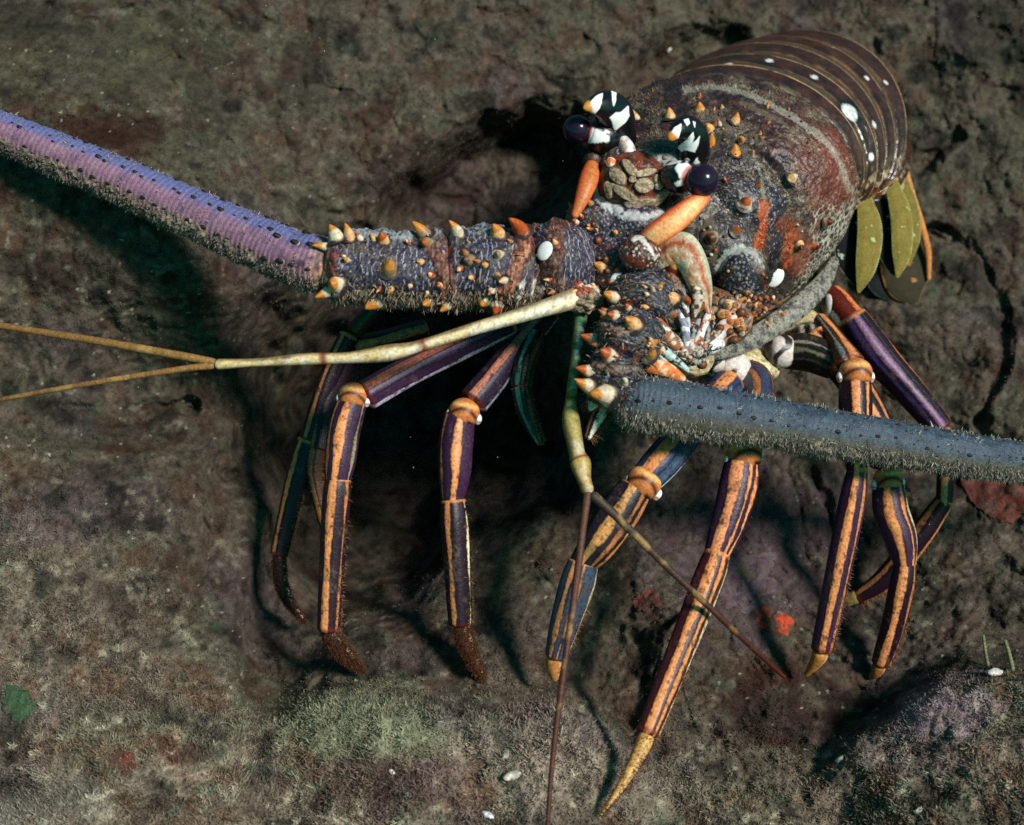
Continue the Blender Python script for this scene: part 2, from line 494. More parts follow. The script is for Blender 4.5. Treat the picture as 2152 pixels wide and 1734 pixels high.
C = mixc(C, col(96, 84, 72), sm(-0.05, 0.35, f1) * 0.75)
C = mixc(C, col(30, 22, 32), sm(0.0, 0.4, -f1) * 0.8)
def blob(p, r, wob=0.25):
    q = P(*p); dd = np.linalg.norm((V - q) * np.array((1, 1, 0.55)), axis=1) / r + wob * f1
    return sm(1.0, 0.55, dd)
C = mixc(C, col(112, 50, 36), sm(-0.75, -0.2, f2 + 0.1) * sm(-34, -5, TDs) * sm(62, 35, TDs) * sm(150, 200, s + 22 * f1) * sm(362, 320, s + 20 * f1) * 0.92)
C = mixc(C, col(58, 34, 36), sm(35, 60, TDs) * sm(95, 60, TDs) * sm(150, 200, s) * sm(360, 310, s + 30 * f1) * 0.7)
C = mixc(C, col(196, 84, 40), sm(0.75, 1.0, np.exp(-((s - 136) / 16) ** 2) * sm(-34, -26, TDs + 8 * f2) * sm(8, 0, TDs + 8 * f2) * 1.3) * 0.9)
hc = col(58, 46, 44) + (col(168, 160, 148) - col(58, 46, 44)) * sm(0.26, 0.12, w2 - w1)[:, None]
C = mixc(C, hc, np.clip(honey * 0.9, 0, 1))
w3, w4 = worley(V / 7.5, 219)
dots = (w3 < 0.30) & (s < 116) & (fbm(V / 40, 2, 223) > -0.15)
C = mixc(C, col(44, 38, 50), (s < 116) * sm(95, 60, TDs) * 0.7)
C = mixc(C, col(160, 152, 166), dots * sm(80, 55, TDs) * 0.85)
C = mixc(C, col(132, 122, 106), sm(0.05, 0.3, f2) * sm(0.0, 0.5, f1) * 0.5)
C = mixc(C, col(150, 146, 134), np.exp(-((s - 392) / 8) ** 2) * sm(-.2, .3, f2) * 0.9)
C = mixc(C, col(112, 104, 96), sm(-40, -52, TDs + 6 * f1) * sm(60, 130, s) * 0.8)
C = mixc(C, col(226, 214, 160), sm(-92, -100, TDs) * sm(-150, -120, TDs) * (s > 40) * 0.95)
band_ = sm(352, 362, s - 4 * f1) * sm(-10, 10, TDs)
C = mixc(C, col(58, 40, 32) * (1 + .8 * np.sin(s / 2.6 + 2 * f1))[:, None], band_ * .9)
f5 = noise(V / 3.2, 231)
C = mixc(C, col(96, 44, 34), sm(.1, .4, fbm(V / 11, 3, 239)) * sm(100, 130, s) * .6)
C = mixc(C, col(140, 124, 104), sm(0.25, 0.6, f5) * sm(-0.4, 0.3, f1) * 0.55)
C = mixc(C, col(16, 12, 14), sm(0.25, 0.6, -f5) * 0.5)
C = C * (1 + 0.45 * f2)[:, None]
trunk = Geo().add(V, quads_grid(nT, nTh), C)
carV, carF = V, quads_grid(nT, nTh)
carH = honey; carN = Nn; carS = s; carT = TDs; carC = C

# abdomen: six plates that overlap and bend down behind
RINGS = np.array([(1534, 356, -290, 283, 190, 5), (1556, 331, -345, 285, 204, 12), (1577, 331, -390, 293, 232, 20), (1588, 324, -440, 300, 262, 30),
                  (1606, 315, -485, 302, 296, 42), (1638, 307, -510, 290, 333, 50), (1672, 330, -560, 270, 310, 72), (1700, 380, -600, 250, 260, 100)], float)
abV = []; abC = []
def proj(V):
    k = D0 / (D0 - V[:, 2])
    return CX + V[:, 0] * k, CY - V[:, 1] * k
OCELLI = {1: ((1785, 235, 21), (1712, 163, 8), (1617, 127, 8), (1530, 135, 9), (1830, 330, 9)), 3: ((1757, 97, 7), (1822, 165, 7)), 2: ((1838, 262, 8),), 4: ((1862, 175, 6),)}
for k in range(7):
    nu, nv = 60, 300
    tt = np.linspace(-0.10, 1.0, nu); hh = np.linspace(R(-40), R(220), nv)
    T2, H2 = np.meshgrid(tt, hh, indexing='ij')
    kk = k + tt
    rg = np.stack([np.interp(kk, np.arange(8), RINGS[:, j]) for j in range(6)], 1)
    lip = 1 + 0.030 * sm(0.62, 0.97, T2) - 0.035 * sm(0.12, -0.05, T2) + 0.012 * np.sin(np.pi * np.clip(T2, 0, 1)) - 0.014 * np.exp(-((T2 - 0.42) / 0.05) ** 2)
    V = np.zeros((nu, nv, 3))
    for i in range(nu):
        a = R(rg[i, 5]); Uk = U * math.cos(a) + B * math.sin(a)
        xx = np.cos(hh) * rg[i, 3] * lip[i]
        yy = np.where(np.sin(hh) > 0, np.sin(hh) * rg[i, 4], np.sin(hh) * 150) * lip[i]
        V[i] = P(*rg[i, :3]) + xx[:, None] * X + yy[:, None] * Uk
    V = V.reshape(-1, 3); t = T2.ravel(); H = np.degrees(H2.ravel())
    V += np.array((0, 0, 1)) * (2.0 * fbm(V / 16, 3, 299))[:, None]
    f1 = fbm(V / 30, 4, 301 + k); f2 = fbm(V / 8, 2, 303); f3 = fbm(V / np.array((60, 60, 60)), 3, 305 + k)
    C = np.tile(col(60, 29, 24), (len(V), 1))
    C = mixc(C, col(86, 52, 40), sm(0.1, 0.5, f1) * 0.6 + 0.1)
    C = mixc(C, col(24, 14, 16), sm(0.0, 0.5, -f1) * 0.7)
    C = mixc(C, col(226, 178, 126), np.exp(-((t - 0.965) / 0.020) ** 2) * 1.0 * sm(-0.45, 0.05, f3 + 0.15))
    C = mixc(C, col(150, 112, 74), np.exp(-((t - 0.42 - 0.03 * f1) / 0.035) ** 2) * 0.75 * sm(-0.3, 0.1, f3))
    C = mixc(C, col(92, 74, 56), sm(0.40, 0.34, t) * 0.6)
    X_, Y_ = proj(V)
    for (ox, oy, rr) in OCELLI.get(k, ()):
        near_ = np.argmin((X_ - ox) ** 2 + (Y_ - oy) ** 2 + 9e9 * ((H > 110) | (H < -12)))
        dd = np.linalg.norm(V - V[near_], axis=1) / (rr * 1.12)
        C = mixc(C, col(14, 8, 10), sm(2.0, 1.2, dd) * 0.85 * (rr > 15))
        C = mixc(C, WHITE * 0.9, sm(1.08, 0.92, dd))
    C = mixc(C, col(206, 178, 140), sm(12, -4, H) * sm(0.05, 0.3, fbm(V / 14, 3, 311)) * 0.9)
    C = mixc(C, col(150, 70, 30), sm(6, -8, H) * sm(0.1, 0.35, -fbm(V / 18, 3, 317)) * 0.7)
    if k == 0: C = mixc(C, col(150, 150, 132), sm(0.0, 0.3, fbm(V / 20, 4, 319)) * sm(0.7, 0.2, t) * 0.8)
    C = C * (0.78 + 0.34 * f2)[:, None]
    trunk.add(V, quads_grid(nu, nv, close_v=False), C)
    abV.append(V); abC.append(C)

PALE = col(158, 152, 138)
STROKES = [([(1752, 470), (1738, 545), (1690, 610), (1600, 672), (1530, 705)], 40, None, .95, -600), ([(1700, 590), (1640, 640)], 30, None, .95, -600),
    ([(1440, 190), (1502, 182), (1582, 200), (1654, 240), (1727, 286), (1763, 335), (1786, 400)], 7, PALE, .55, -500),
    ([(1560, 215), (1640, 255), (1700, 300), (1735, 350)], 7, col(120, 104, 88), .45, -500), ([(1480, 240), (1540, 280), (1580, 330)], 16, col(104, 94, 84), .6, -400),
    ([(1580, 318), (1600, 370), (1606, 425)], 4, col(130, 128, 112), .8, -300), ([(1604, 430), (1603, 480), (1590, 530)], 11, col(190, 92, 48), .75, -200),
    ([(1606, 540), (1600, 570)], 10, col(140, 110, 90), .7, -200),
    ([(1252, 398), (1275, 428), (1302, 444)], 13, col(196, 194, 196), .9, -50), ([(1318, 452), (1360, 456), (1400, 446), (1440, 424)], 10, col(188, 184, 186), .9, -50),
    ([(1390, 430), (1425, 420)], 12, col(110, 50, 36), .8, -50), ([(1190, 495)], 24, col(190, 70, 36), .9, -100), ([(1222, 604)], 22, col(150, 60, 36), .8, -100), ([(1195, 440), (1200, 470)], 12, col(120, 110, 96), .8, -100),
    ([(1511, 560), (1528, 532), (1560, 522), (1592, 534), (1606, 562)], 8, col(170, 170, 164), .9, -100), ([(1596, 566), (1608, 600), (1606, 640)], 6, col(160, 66, 40), .9, -100),
    ([(1622, 578), (1634, 590)], 46, col(16, 12, 14), .9, -400), ([(1500, 715), (1560, 675), (1640, 640)], 17, col(190, 150, 122), .8, -300), ([(1530, 690), (1590, 660)], 9, col(196, 110, 60), .8, -300),
    ([(1560, 655), (1620, 640), (1660, 600)], 12, col(60, 44, 40), .7, -300), ([(1350, 322), (1385, 334), (1420, 330)], 10, col(150, 146, 142), .9, -50),
    ([(1500, 300), (1480, 340)], 9, col(70, 64, 50), .8, -100), ([(1330, 505), (1345, 500), (1362, 515), (1376, 540)], 6, col(206, 200, 196), .9, 0), ([(1320, 545), (1350, 560)], 8, col(120, 44, 28), .9, 0),
    ([(1490, 450), (1480, 500), (1500, 540)], 14, col(112, 100, 84), .7, -100), ([(1650, 470), (1690, 520), (1680, 560)], 20, col(130, 62, 40), .6, -400), ([(1700, 330), (1740, 400)], 18, col(74, 36, 30), .6, -400)]
# head plates, cheeks and antenna roots: lumps fused onto the front of the trunk
def lump(geo, c, r, base, dotc=None, scale=9, axes=None, thr=0.3, seed=0, rough=0.07, nu=130, nv=170, ring=None):
    V, F, n = ell(c, r, axes, nu, nv, disp=lambda n: rough * fbm(n * 3 + seed, 4, 401 + seed))
    f = fbm(V / 24, 4, 405 + seed); g = fbm(V / 7, 3, 409 + seed)
    C = np.tile(base, (len(V), 1)) * (1 + 0.5 * g)[:, None]
    C = mixc(C, col(92, 78, 66), sm(0.05, 0.4, f) * 0.6)
    if dotc is not None:
        a, b = worley(V / scale, 413 + seed)
        C = mixc(C, dotc, (a < thr) * 0.9)
    if ring is not None:
        C = mixc(C, ring, sm(0.1, 0.35, fbm(V / 18, 3, 421 + seed)) * 0.85)
    h5 = noise(V / 3.0, 233)
    C = mixc(C, col(136, 120, 100), sm(0.2, 0.6, h5) * 0.5); C = mixc(C, col(14, 11, 14), sm(0.2, 0.6, -h5) * 0.5)
    geo.add(V, F, C)
KN = []
AX = np.array([X, U, -B])
lump(trunk, (1275, 490, 60), (92, 84, 70), col(44, 38, 58), col(150, 144, 164), 6.5, AX, 0.34, 1)
lump(trunk, (1330, 480, 95), (95, 62, 60), col(44, 38, 56), col(150, 144, 164), 6.5, AX, 0.34, 2)
lump(trunk, (1225, 550, 75), (66, 60, 55), col(62, 44, 60), col(170, 160, 170), 9, AX, 0.25, 3, ring=col(150, 64, 36))
lump(trunk, (1290, 570, 110), (70, 56, 55), col(52, 36, 48), col(200, 190, 190), 9, AX, 0.2, 4, ring=col(104, 56, 34))
lump(trunk, (1344, 532, 190), (42, 36, 38), col(70, 30, 24), col(222, 206, 200), 10, AX, 0.3, 5, ring=col(140, 60, 30))
lump(trunk, (1562, 582, 110), (54, 62, 40), col(40, 38, 54), col(150, 150, 158), 8, AX, 0.36, 6, rough=0.03)
lump(trunk, (1500, 520, 70), (90, 80, 60), col(52, 46, 52), col(150, 142, 150), 8, AX, 0.24, 7)
lump(trunk, (1530, 430, 60), (80, 60, 50), col(40, 36, 46), col(150, 142, 160), 7, AX, 0.28, 8)
lump(trunk, (1400, 650, 130), (90, 90, 60), col(46, 34, 38), col(206, 190, 170), 10, AX, 0.22, 9, ring=col(120, 64, 36))
lump(trunk, (1500, 665, 90), (80, 60, 60), col(110, 76, 56), col(210, 190, 160), 10, AX, 0.22, 10, ring=col(180, 110, 66))
lump(trunk, (1330, 410, 95), (62, 50, 46), col(120, 74, 52), None, 10, AX, 0.3, 11, ring=col(160, 60, 26))
lump(trunk, (1390, 345, 70), (70, 50, 60), col(34, 28, 34), col(120, 112, 112), 8, AX, 0.22, 12)
lump(trunk, (1300, 345, 60), (44, 52, 50), col(60, 44, 44), col(190, 180, 180), 9, AX, 0.2, 13)
lump(trunk, (1440, 750, 60), (60, 40, 50), col(190, 170, 130), col(230, 220, 190), 12, AX, 0.3, 14, ring=col(206, 190, 140))
lump(trunk, (1222, 630, 165), (40, 26, 26), col(128, 110, 90), None, 9, None, .2, 31, rough=.25, ring=col(170, 150, 124))
lump(trunk, (1190, 606, 140), (40, 26, 26), col(96, 80, 68), None, 9, None, .2, 32, rough=.25, ring=col(140, 60, 40))
# pale underside between the legs
lump(trunk, (1530, 752, -190), (120, 46, 60), col(214, 200, 150), col(120, 60, 30), 16, AX, 0.14, 15)
lump(trunk, (1680, 680, -280), (110, 50, 60), col(208, 192, 140), col(120, 60, 30), 16, AX, 0.14, 16)
for (x, y, zz, rx, ry, sd) in ((1540, 776, -80, 40, 42, 17), (1642, 738, -140, 38, 38, 18), (1708, 694, -200, 20, 18, 19), (1742, 640, -230, 20, 34, 20), (1500, 762, -60, 24, 24, 22), (1600, 730, -180, 26, 34, 23), (1690, 700, -220, 26, 20, 24)):
    V, F, n = ell((x, y, zz), (rx, ry, 34), None, 40, 50)
    g = fbm(V / 8, 3, 431 + sd)
    C = np.tile(col(206, 196, 190), (len(V), 1))
    band = np.sin((V[:, 0] * 0.85 - V[:, 1] * 0.35) / 6.5 + 2.2 * fbm(V / 30, 2, sd) + 1.0)
    C = mixc(C, col(44, 28, 26), sm(0.45, 0.7, band) * sm(-0.2, 0.1, fbm(V / 30, 2, sd + 50) + 0.12))
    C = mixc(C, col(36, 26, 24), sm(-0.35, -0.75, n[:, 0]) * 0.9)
    C *= (1 + 0.15 * g)[:, None]
    trunk.add(V, F, C)
for V_, C_ in zip(trunk.V, trunk.C):
    X_, Y_ = proj(V_); nz = fbm(V_ / 16, 3, 251); n9 = noise(V_ / 4, 253)
    wa_, wb_ = worley(V_ / 13.0, 257); HC = col(64, 50, 48) + (col(172, 164, 150) - col(64, 50, 48)) * sm(0.22, 0.08, wb_ - wa_)[:, None]
    for pts, w, c, k, zmin in STROKES:
        if c is None and V_ is not trunk.V[0]: continue
        c = HC if c is None else c
        m = np.zeros(len(V_))
        if len(pts) == 1: pts = [pts[0], (pts[0][0] + 1, pts[0][1])]
        for (x0, y0), (x1, y1) in zip(pts[:-1], pts[1:]):
            L2 = (x1 - x0) ** 2 + (y1 - y0) ** 2
            t = np.clip(((X_ - x0) * (x1 - x0) + (Y_ - y0) * (y1 - y0)) / L2, 0, 1)
            m = np.maximum(m, sm(1.25, 0.55, np.hypot(X_ - x0 - t * (x1 - x0), Y_ - y0 - t * (y1 - y0)) / w + 0.8 * nz + .35 * n9))
        C_[:] = mixc(C_, c, m * k * (V_[:, 2] > zmin))
V, F, u, th = tube([(1432, 748, 60), (1500, 742, 10), (1580, 712, -60), (1660, 660, -120), (1725, 600, -170), (1758, 540, -215)], [4, 15, 22, 24, 20, 8], 260, 90, flat=.3)
fa = fbm(V / 10, 4, 241); wa, wb = worley(V / 8, 243)
C = np.tile(col(120, 114, 104), (len(V), 1)); C = mixc(C, col(60, 54, 50), sm(0, .3, fa)); C = mixc(C, col(40, 34, 34), (wb - wa > .3) * sm(0.2, .8, np.sin(np.radians(th))) * .6)
trunk.add(V, F, C * (1 + .4 * noise(V / 3, 245))[:, None])
for k in range(90):      # small knobs and spinules of the head
    x, y, zz = [(rng.uniform(1160, 1260), rng.uniform(400, 630), 130), (rng.uniform(1240, 1430), rng.uniform(540, 690), 170), (rng.uniform(1480, 1640), rng.uniform(610, 680), 130)][k % 3]
    KN.append((x, y, rng.uniform(3.5, 8)))
NBODY = (sum(len(f) for f in trunk.F[:1]), sum(len(f) for f in trunk.F[:8]))
for k in range(60): KN.append((rng.uniform(1460, 1730), rng.uniform(225, 600), rng.uniform(2.2, 4.5)))
t_tree = tree_of(np.concatenate(trunk.V), np.concatenate(trunk.F))
for x, y, r in KN:
    h = hit(t_tree, x, y)
    if h is None: continue
    c, n_ = h; V, F, n = ell((CX, CY, 0), (r, r, r * 1.5), np.array([np.cross(n_, (0, 1, .1)), np.cross(n_, np.cross(n_, (0, 1, .1))), n_]), 12, 14)
    V = V + c; cc = [col(196, 130, 80), col(150, 80, 44), col(206, 196, 180), col(80, 56, 46)][rng.integers(0, 4)]
    C = np.tile(cc, (len(V), 1)); C = mixc(C, col(120, 66, 30), sm(.5, .8, n[:, 2]) * .7)
    trunk.add(V, F, C)
body = trunk.build('body', M_SHELL, lobster)
body.data.materials.append(M_TAIL)
mi = np.zeros(len(body.data.polygons), dtype=np.int32); mi[NBODY[0]:NBODY[1]] = 1
body.data.polygons.foreach_set('material_index', mi)
body["label"] = "dark mottled carapace and banded tail with white spots"
body_tree = tree_of(np.concatenate(trunk.V), np.concatenate(trunk.F))
body_V = np.concatenate(trunk.V)

# ---------------------------------------------------------------- antennae
def ant_skin(u, th, V, root=0.0):
    f = fbm(V / 20, 3, 501)
    C = np.tile(col(112, 96, 150), (len(V), 1))
    return C, f

JOINTS = [([(1112, 470), (1100, 520), (1086, 565), (1060, 612), (1036, 655)], 17, col(112, 46, 28), col(196, 130, 96)),
          ([(900, 490), (920, 545), (942, 600), (936, 645)], 15, col(104, 46, 34), col(130, 96, 82)),
          ([(690, 495), (672, 540), (668, 580), (690, 620)], 17, col(150, 108, 80), col(84, 52, 44)),
          ([(1190, 450), (1165, 500), (1160, 560), (1180, 620)], 22, col(76, 46, 40), col(120, 70, 50)),
          ([(740, 492), (860, 500)], 9, col(150, 156, 160), col(70, 76, 90)), ([(920, 486), (1050, 484)], 9, col(140, 146, 150), col(64, 66, 80)),
          ([(1098, 596), (1086, 628)], 7, col(206, 196, 190), col(206, 196, 190)), ([(1124, 588), (1116, 618)], 5, col(206, 196, 190), col(206, 196, 190)),
          ([(1330, 690), (1300, 700), (1270, 690)], 12, col(84, 50, 40), col(130, 110, 96)), ([(1330, 775), (1290, 780), (1255, 770)], 12, col(84, 56, 46), col(120, 104, 92))]
def antenna(name_label, ped, fl, seed, tone, fuzzc):
    """ped: list of (pts, radii) segments; fl: (pts, radii)"""
    geo = Geo()
    for k, (pts, rad) in enumerate(ped):
        V, F, u, th = tube(pts, rad, 150, 150, cap=0.45, disp=lambda U_, T_: 0.04 * np.cos(np.pi * 2 * U_) ** 2 + 0.03 * np.sin(3 * T_ + 5 * U_))
        along = u * 40
        q = V.copy()
        f1 = fbm(V / 26, 4, 505 + seed + k); f2 = fbm(V / 8, 3, 507)
        C = np.tile(tone, (len(V), 1)) * (1 + 0.5 * f2)[:, None]
        C = mixc(C, tone * 0.45, sm(0, .35, f1) * 0.8)
        # white broken rings across and small dots
        dirn = P(*pts[-1]) - P(*pts[0]); dirn /= np.linalg.norm(dirn)
        st = V @ dirn
        wv = np.abs(((st + 11 * fbm(V / 30, 3, 511 + seed)) / (12.0 if seed == 0 else 8.5)) % 1 - 0.5)
        ln_ = sm(0.085, 0.04, wv) * (fbm(V / np.array((14, 14, 14)), 2, 517) > -0.12) * sm(0.08, 0.2, u) * sm(0.95, 0.85, u)
        C = mixc(C, col(180, 182, 200), ln_ * (0.8 if seed == 0 else 0.5))
        a, b = worley(V / 11, 521 + seed)
        C = mixc(C, col(170, 164, 178), (a < 0.2) * (f1 > -0.1) * 0.85)
        C = mixc(C, col(150, 62, 34), (np.exp(-((u - 0.05) / 0.05) ** 2) + np.exp(-((u - 0.95) / 0.06) ** 2)) * sm(-.1, .25, fbm(V / 15, 3, 523)) * 0.9)
        C = mixc(C, col(96, 80, 66), sm(-40, -80, (th + 180) % 360 - 180) * 0 + sm(0.15, 0.4, f1) * 0.45)
        X_, Y_ = proj(V); nz = fbm(V / 15, 3, 581); ax_ = V.reshape(150, 150, 3); nn_ = (ax_ - ax_.mean(1, keepdims=True)).reshape(-1, 3); nn_ /= np.linalg.norm(nn_, axis=1)[:, None]
        V += nn_ * (5.5 * fbm(V / 28, 3, 591) + 2.2 * fbm(V / 8, 2, 593))[:, None]
        for pts_, w_j, c1, c2 in JOINTS:
            m = np.zeros(len(V))
            for (x0, y0), (x1, y1) in zip(pts_[:-1], pts_[1:]):
                L2 = (x1 - x0) ** 2 + (y1 - y0) ** 2
                t = np.clip(((X_ - x0) * (x1 - x0) + (Y_ - y0) * (y1 - y0)) / L2, 0, 1)
                m = np.maximum(m, sm(1.3, 0.5, np.hypot(X_ - x0 - t * (x1 - x0), Y_ - y0 - t * (y1 - y0)) / w_j + 0.6 * nz))
            m = m * (nn_[:, 2] > -.3)
            V += nn_ * (m * (7 + 7 * fbm(V / 12, 3, 587)))[:, None]
            cc = mixc(np.tile(c1, (len(V), 1)), c2, sm(.0, .25, fbm(V / 9, 3, 583)))
            C = mixc(C, cc, m * .92)
        h5 = noise(V / 3.0, 589); C = mixc(C, col(130, 114, 98), sm(.2, .6, h5) * .5); C = mixc(C, col(12, 10, 16), sm(.2, .6, -h5) * .5)
        geo.add(V, F, C)
    o = geo.build('antenna', M_ANT, lobster)
    o["label"] = name_label
    pts, rad = fl
    nrib = 110
    V, F, u, th = tube(pts, rad, 900, 72, disp=lambda U_, T_: 0.010 * np.sin(U_ * 2 * np.pi * nrib + 1.5 * np.sin(2 * T_)))
    return o, V, F, u, th, geo, nrib

# image-left antenna
pedL = [([(1235, 545, 80), (1160, 555, 120), (1105, 562, 140)], [70, 84, 80]),
        ([(1130, 565, 135), (1020, 562, 150), (925, 560, 160)], [76, 78, 72]),
        ([(955, 562, 158), (820, 562, 170), (680, 556, 185)], [70, 72, 64])]
flL = ([(710, 560, 180), (600, 530, 150), (400, 440, 80), (200, 352, 20), (0, 272, -25), (-220, 196, -60), (-420, 140, -90)], [58, 54, 47, 43, 39, 36, 33])
antL, V, F, u, th, pg, nrib = antenna("long thick antenna ridged violet and pink with a dark blue spotted base", pedL, flL, 0, col(46, 42, 64), None)
f = fbm(V / 22, 3, 531); g = fbm(V / 6, 2, 533)
tt = (th + 360) % 360
# theta: 90 faces the lens; 0 / 180 are the edges
C = np.tile(col(142, 102, 124), (len(V), 1)); C = mixc(C, col(104, 78, 104), sm(0, .35, f) * .6); C = mixc(C, col(150, 128, 128), sm(.2, .5, -f) * .4)
ups = V[:, 1]
edge = np.cos(np.radians(tt))        # +-1 on edges
sgn = 1.0
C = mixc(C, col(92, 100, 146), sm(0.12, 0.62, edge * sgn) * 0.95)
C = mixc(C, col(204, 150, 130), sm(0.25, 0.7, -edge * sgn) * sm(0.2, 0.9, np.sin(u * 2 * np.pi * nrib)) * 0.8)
C = mixc(C, col(92, 62, 116), sm(0.3, 1, -np.sin(u * 2 * np.pi * nrib + 1.5 * np.sin(2 * np.radians(th)))) * 0.22)
C = mixc(C, col(196, 150, 110), sm(0.05, 0.0, u) * 0.8)
C = mixc(C, col(50, 40, 60), sm(0.09, 0.03, u) * sm(0, .3, f) * 0.8)
C *= (1 + 0.3 * g)[:, None]
G = Geo().add(V, F, C)
# rows of small dark bristle bumps
P3 = V.reshape(900, 72, 3)
def bumps(G, P3, rows, step, dark, light, r0):
    nu, nv = P3.shape[:2]
    for (angle, off) in rows:
        j = int(angle / 360 * nv) % nv
        for i in range(30 + off, nu - 10, step):
            i2 = int(np.clip(i + rng.normal(0, 4.0), 8, nu - 8)); j = int(angle / 360 * nv + rng.normal(0, .8)) % nv
            c = P3[i2, j]; ax = P3[i2].mean(0); n = (c - ax); rr = np.linalg.norm(n); n /= rr
            t = P3[min(i2 + 3, nu - 1), j] - P3[i2 - 3, j]; t /= np.linalg.norm(t)
            k = r0 * rr / 45 * rng.uniform(.55, 1.25)
            b = np.cross(n, t)
            ph = np.linspace(0, np.pi / 2, 6); tq = np.linspace(0, 2 * np.pi, 10, endpoint=False)
            A, Q = np.meshgrid(ph, tq, indexing='ij')
            VV = c - n * 1.5 + (np.cos(A)[..., None] * (np.cos(Q)[..., None] * t * k * 1.5 + np.sin(Q)[..., None] * b * k) + np.sin(A)[..., None] * (n * k * 1.2 + t * k * 1.2))
            CC = np.tile(dark, (VV.size // 3, 1)); m = (A.ravel() < 0.3) & (np.cos(Q.ravel()) < -0.2)
            CC[m] = light
            G.add(VV.reshape(-1, 3), quads_grid(6, 10), CC)
bumps(G, P3, ((122, 0), (62, 8), (22, 14), (160, 6)), 21, col(30, 16, 18), col(206, 170, 140), 4.2)
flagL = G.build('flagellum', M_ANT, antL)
flagL_V, flagL_C = P3, C

pedR = [([(1350, 590, 110), (1350, 640, 160), (1335, 680, 190)], [70, 76, 70]),
        ([(1345, 665, 190), (1320, 720, 215), (1305, 765, 235)], [66, 68, 62]),
        ([(1312, 750, 222), (1290, 800, 235), (1300, 850, 238)], [60, 62, 52])]
flR = ([(1290, 838, 235), (1400, 852, 222), (1600, 882, 180), (1800, 915, 130), (2000, 948, 90), (2152, 968, 60), (2400, 995, 20)], [52, 56, 50, 46, 43, 39, 34])
antR, V, F, u, th, pgR, nrib = antenna("blue grey antenna with algae fringe crossing the legs, dark blue base", pedR, flR, 3, col(28, 34, 50), None)
f = fbm(V / 22, 3, 541); g = fbm(V / 6, 2, 543)
tt = (th + 360) % 360; edge = np.cos(np.radians(tt))
C = np.tile(col(60, 72, 88), (len(V), 1))
C = mixc(C, col(34, 46, 66), sm(0.05, 0.4, f) * 0.8)
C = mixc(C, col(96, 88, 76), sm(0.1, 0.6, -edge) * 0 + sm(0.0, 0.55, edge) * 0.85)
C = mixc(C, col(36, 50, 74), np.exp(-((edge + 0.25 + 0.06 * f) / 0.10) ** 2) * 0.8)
C = mixc(C, col(60, 70, 84), sm(0.12, 0.0, u) * 0.5)
C *= (1 + 0.45 * g)[:, None]
G = Geo().add(V, F, C)
P3R = V.reshape(900, 72, 3)
bumps(G, P3R, ((95, 0), (150, 9), (30, 5)), 26, col(20, 16, 22), col(170, 176, 176), 3.8)
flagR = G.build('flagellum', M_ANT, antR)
flagR_C = C

# algae clinging to the antennae, the shell and the feet
def grid_fuzz(name, P3, Cg, sel, n, length, width, base, parent, droop=None, var=0.5, bend=0.5):
    nu, nv = P3.shape[:2]
    ax = P3.mean(1, keepdims=True); nn = P3 - ax; nn /= np.linalg.norm(nn, axis=2)[..., None]
    w = sel.reshape(-1).astype(float); w /= w.sum()
    i = rng.choice(nu * nv, n, p=w)
    c = base * rng.uniform(1 - var, 1 + var, (n, 1))
    return fuzz(name, P3.reshape(-1, 3)[i] + rng.normal(0, 1.2, (n, 3)), nn.reshape(-1, 3)[i], np.full(n, length), width, c, M_FUZZ, parent, droop=droop, bend=bend)
def angsel(nu, nv, c, wdt):
    t = np.arange(nv) / nv * 360
    d = np.abs((t - c + 180) % 360 - 180)
    return np.tile(sm(wdt, wdt * .4, d), (nu, 1))
DOWN = np.array((0, -0.9, 0))

def bed(pts, rad, dx, dy, k, parent, seed, amt=0.22):
    V, F, u, th = tube([(x + dx, y + dy, zz - 3) for x, y, zz in pts], [r * k for r in rad], 800, 110)
    c3 = V.reshape(800, 110, 3); ax = c3.mean(1, keepdims=True); nn = (c3 - ax).reshape(-1, 3); rr = np.linalg.norm(nn, axis=1)[:, None]
    h = fbm(V / 26, 4, 560 + seed) * 0.8 + 0.7 * fbm(V / 7, 3, 563 + seed)
    V = V + nn * (amt * h)[:, None]
    C = np.tile(col(112, 98, 90), (len(V), 1)); C = mixc(C, col(60, 46, 44), sm(0.0, .4, -h)); C = mixc(C, col(150, 134, 116), sm(.1, .5, h) * .7)
    mk('algae_fringe', V, F, C * (1 + .5 * noise(V / 3, 565))[:, None], M_FUZZ, parent)
    return V.reshape(800, 110, 3)
bedL = bed(flL[0], flL[1], -5, 12, 0.90, flagL, 0)
bedR = bed(flR[0], flR[1], -3, 11, 0.88, flagR, 5)
grid_fuzz('algae_fringe', bedL, None, angsel(800, 110, 180, 110) + .02, 9000, 3.6, 0.9, col(112, 98, 92), flagL, DOWN)
grid_fuzz('algae_fringe', bedR, None, angsel(800, 110, 0, 110) + .02, 10000, 4, 0.9, col(108, 104, 96), flagR, DOWN)
pb = bed([(1180, 580, 120), (1020, 578, 148), (860, 578, 165), (668, 566, 182)], [66, 70, 66, 60], 0, 8, 0.90, antL, 9, 0.16)
grid_fuzz('algae_fringe', pb, None, angsel(800, 110, 180, 120) + .02, 5000, 4.5, 1.0, col(116, 98, 88), antL, DOWN)
a1 = angsel(900, 72, 180, 60); a1 = a1 * (0.25 + sm(-.2, .3, fbm(P3.reshape(-1, 3) / 30, 3, 551).reshape(900, 72)))
grid_fuzz('algae_fringe', P3, None, a1 + 0.03, 9000, 4, 1.0, col(128, 112, 104), flagL, DOWN)
a1 = angsel(900, 72, 0, 75); a1 = a1 * (0.3 + sm(-.3, .2, fbm(P3R.reshape(-1, 3) / 30, 3, 553).reshape(900, 72))) + 0.12 * angsel(900, 72, 190, 60)
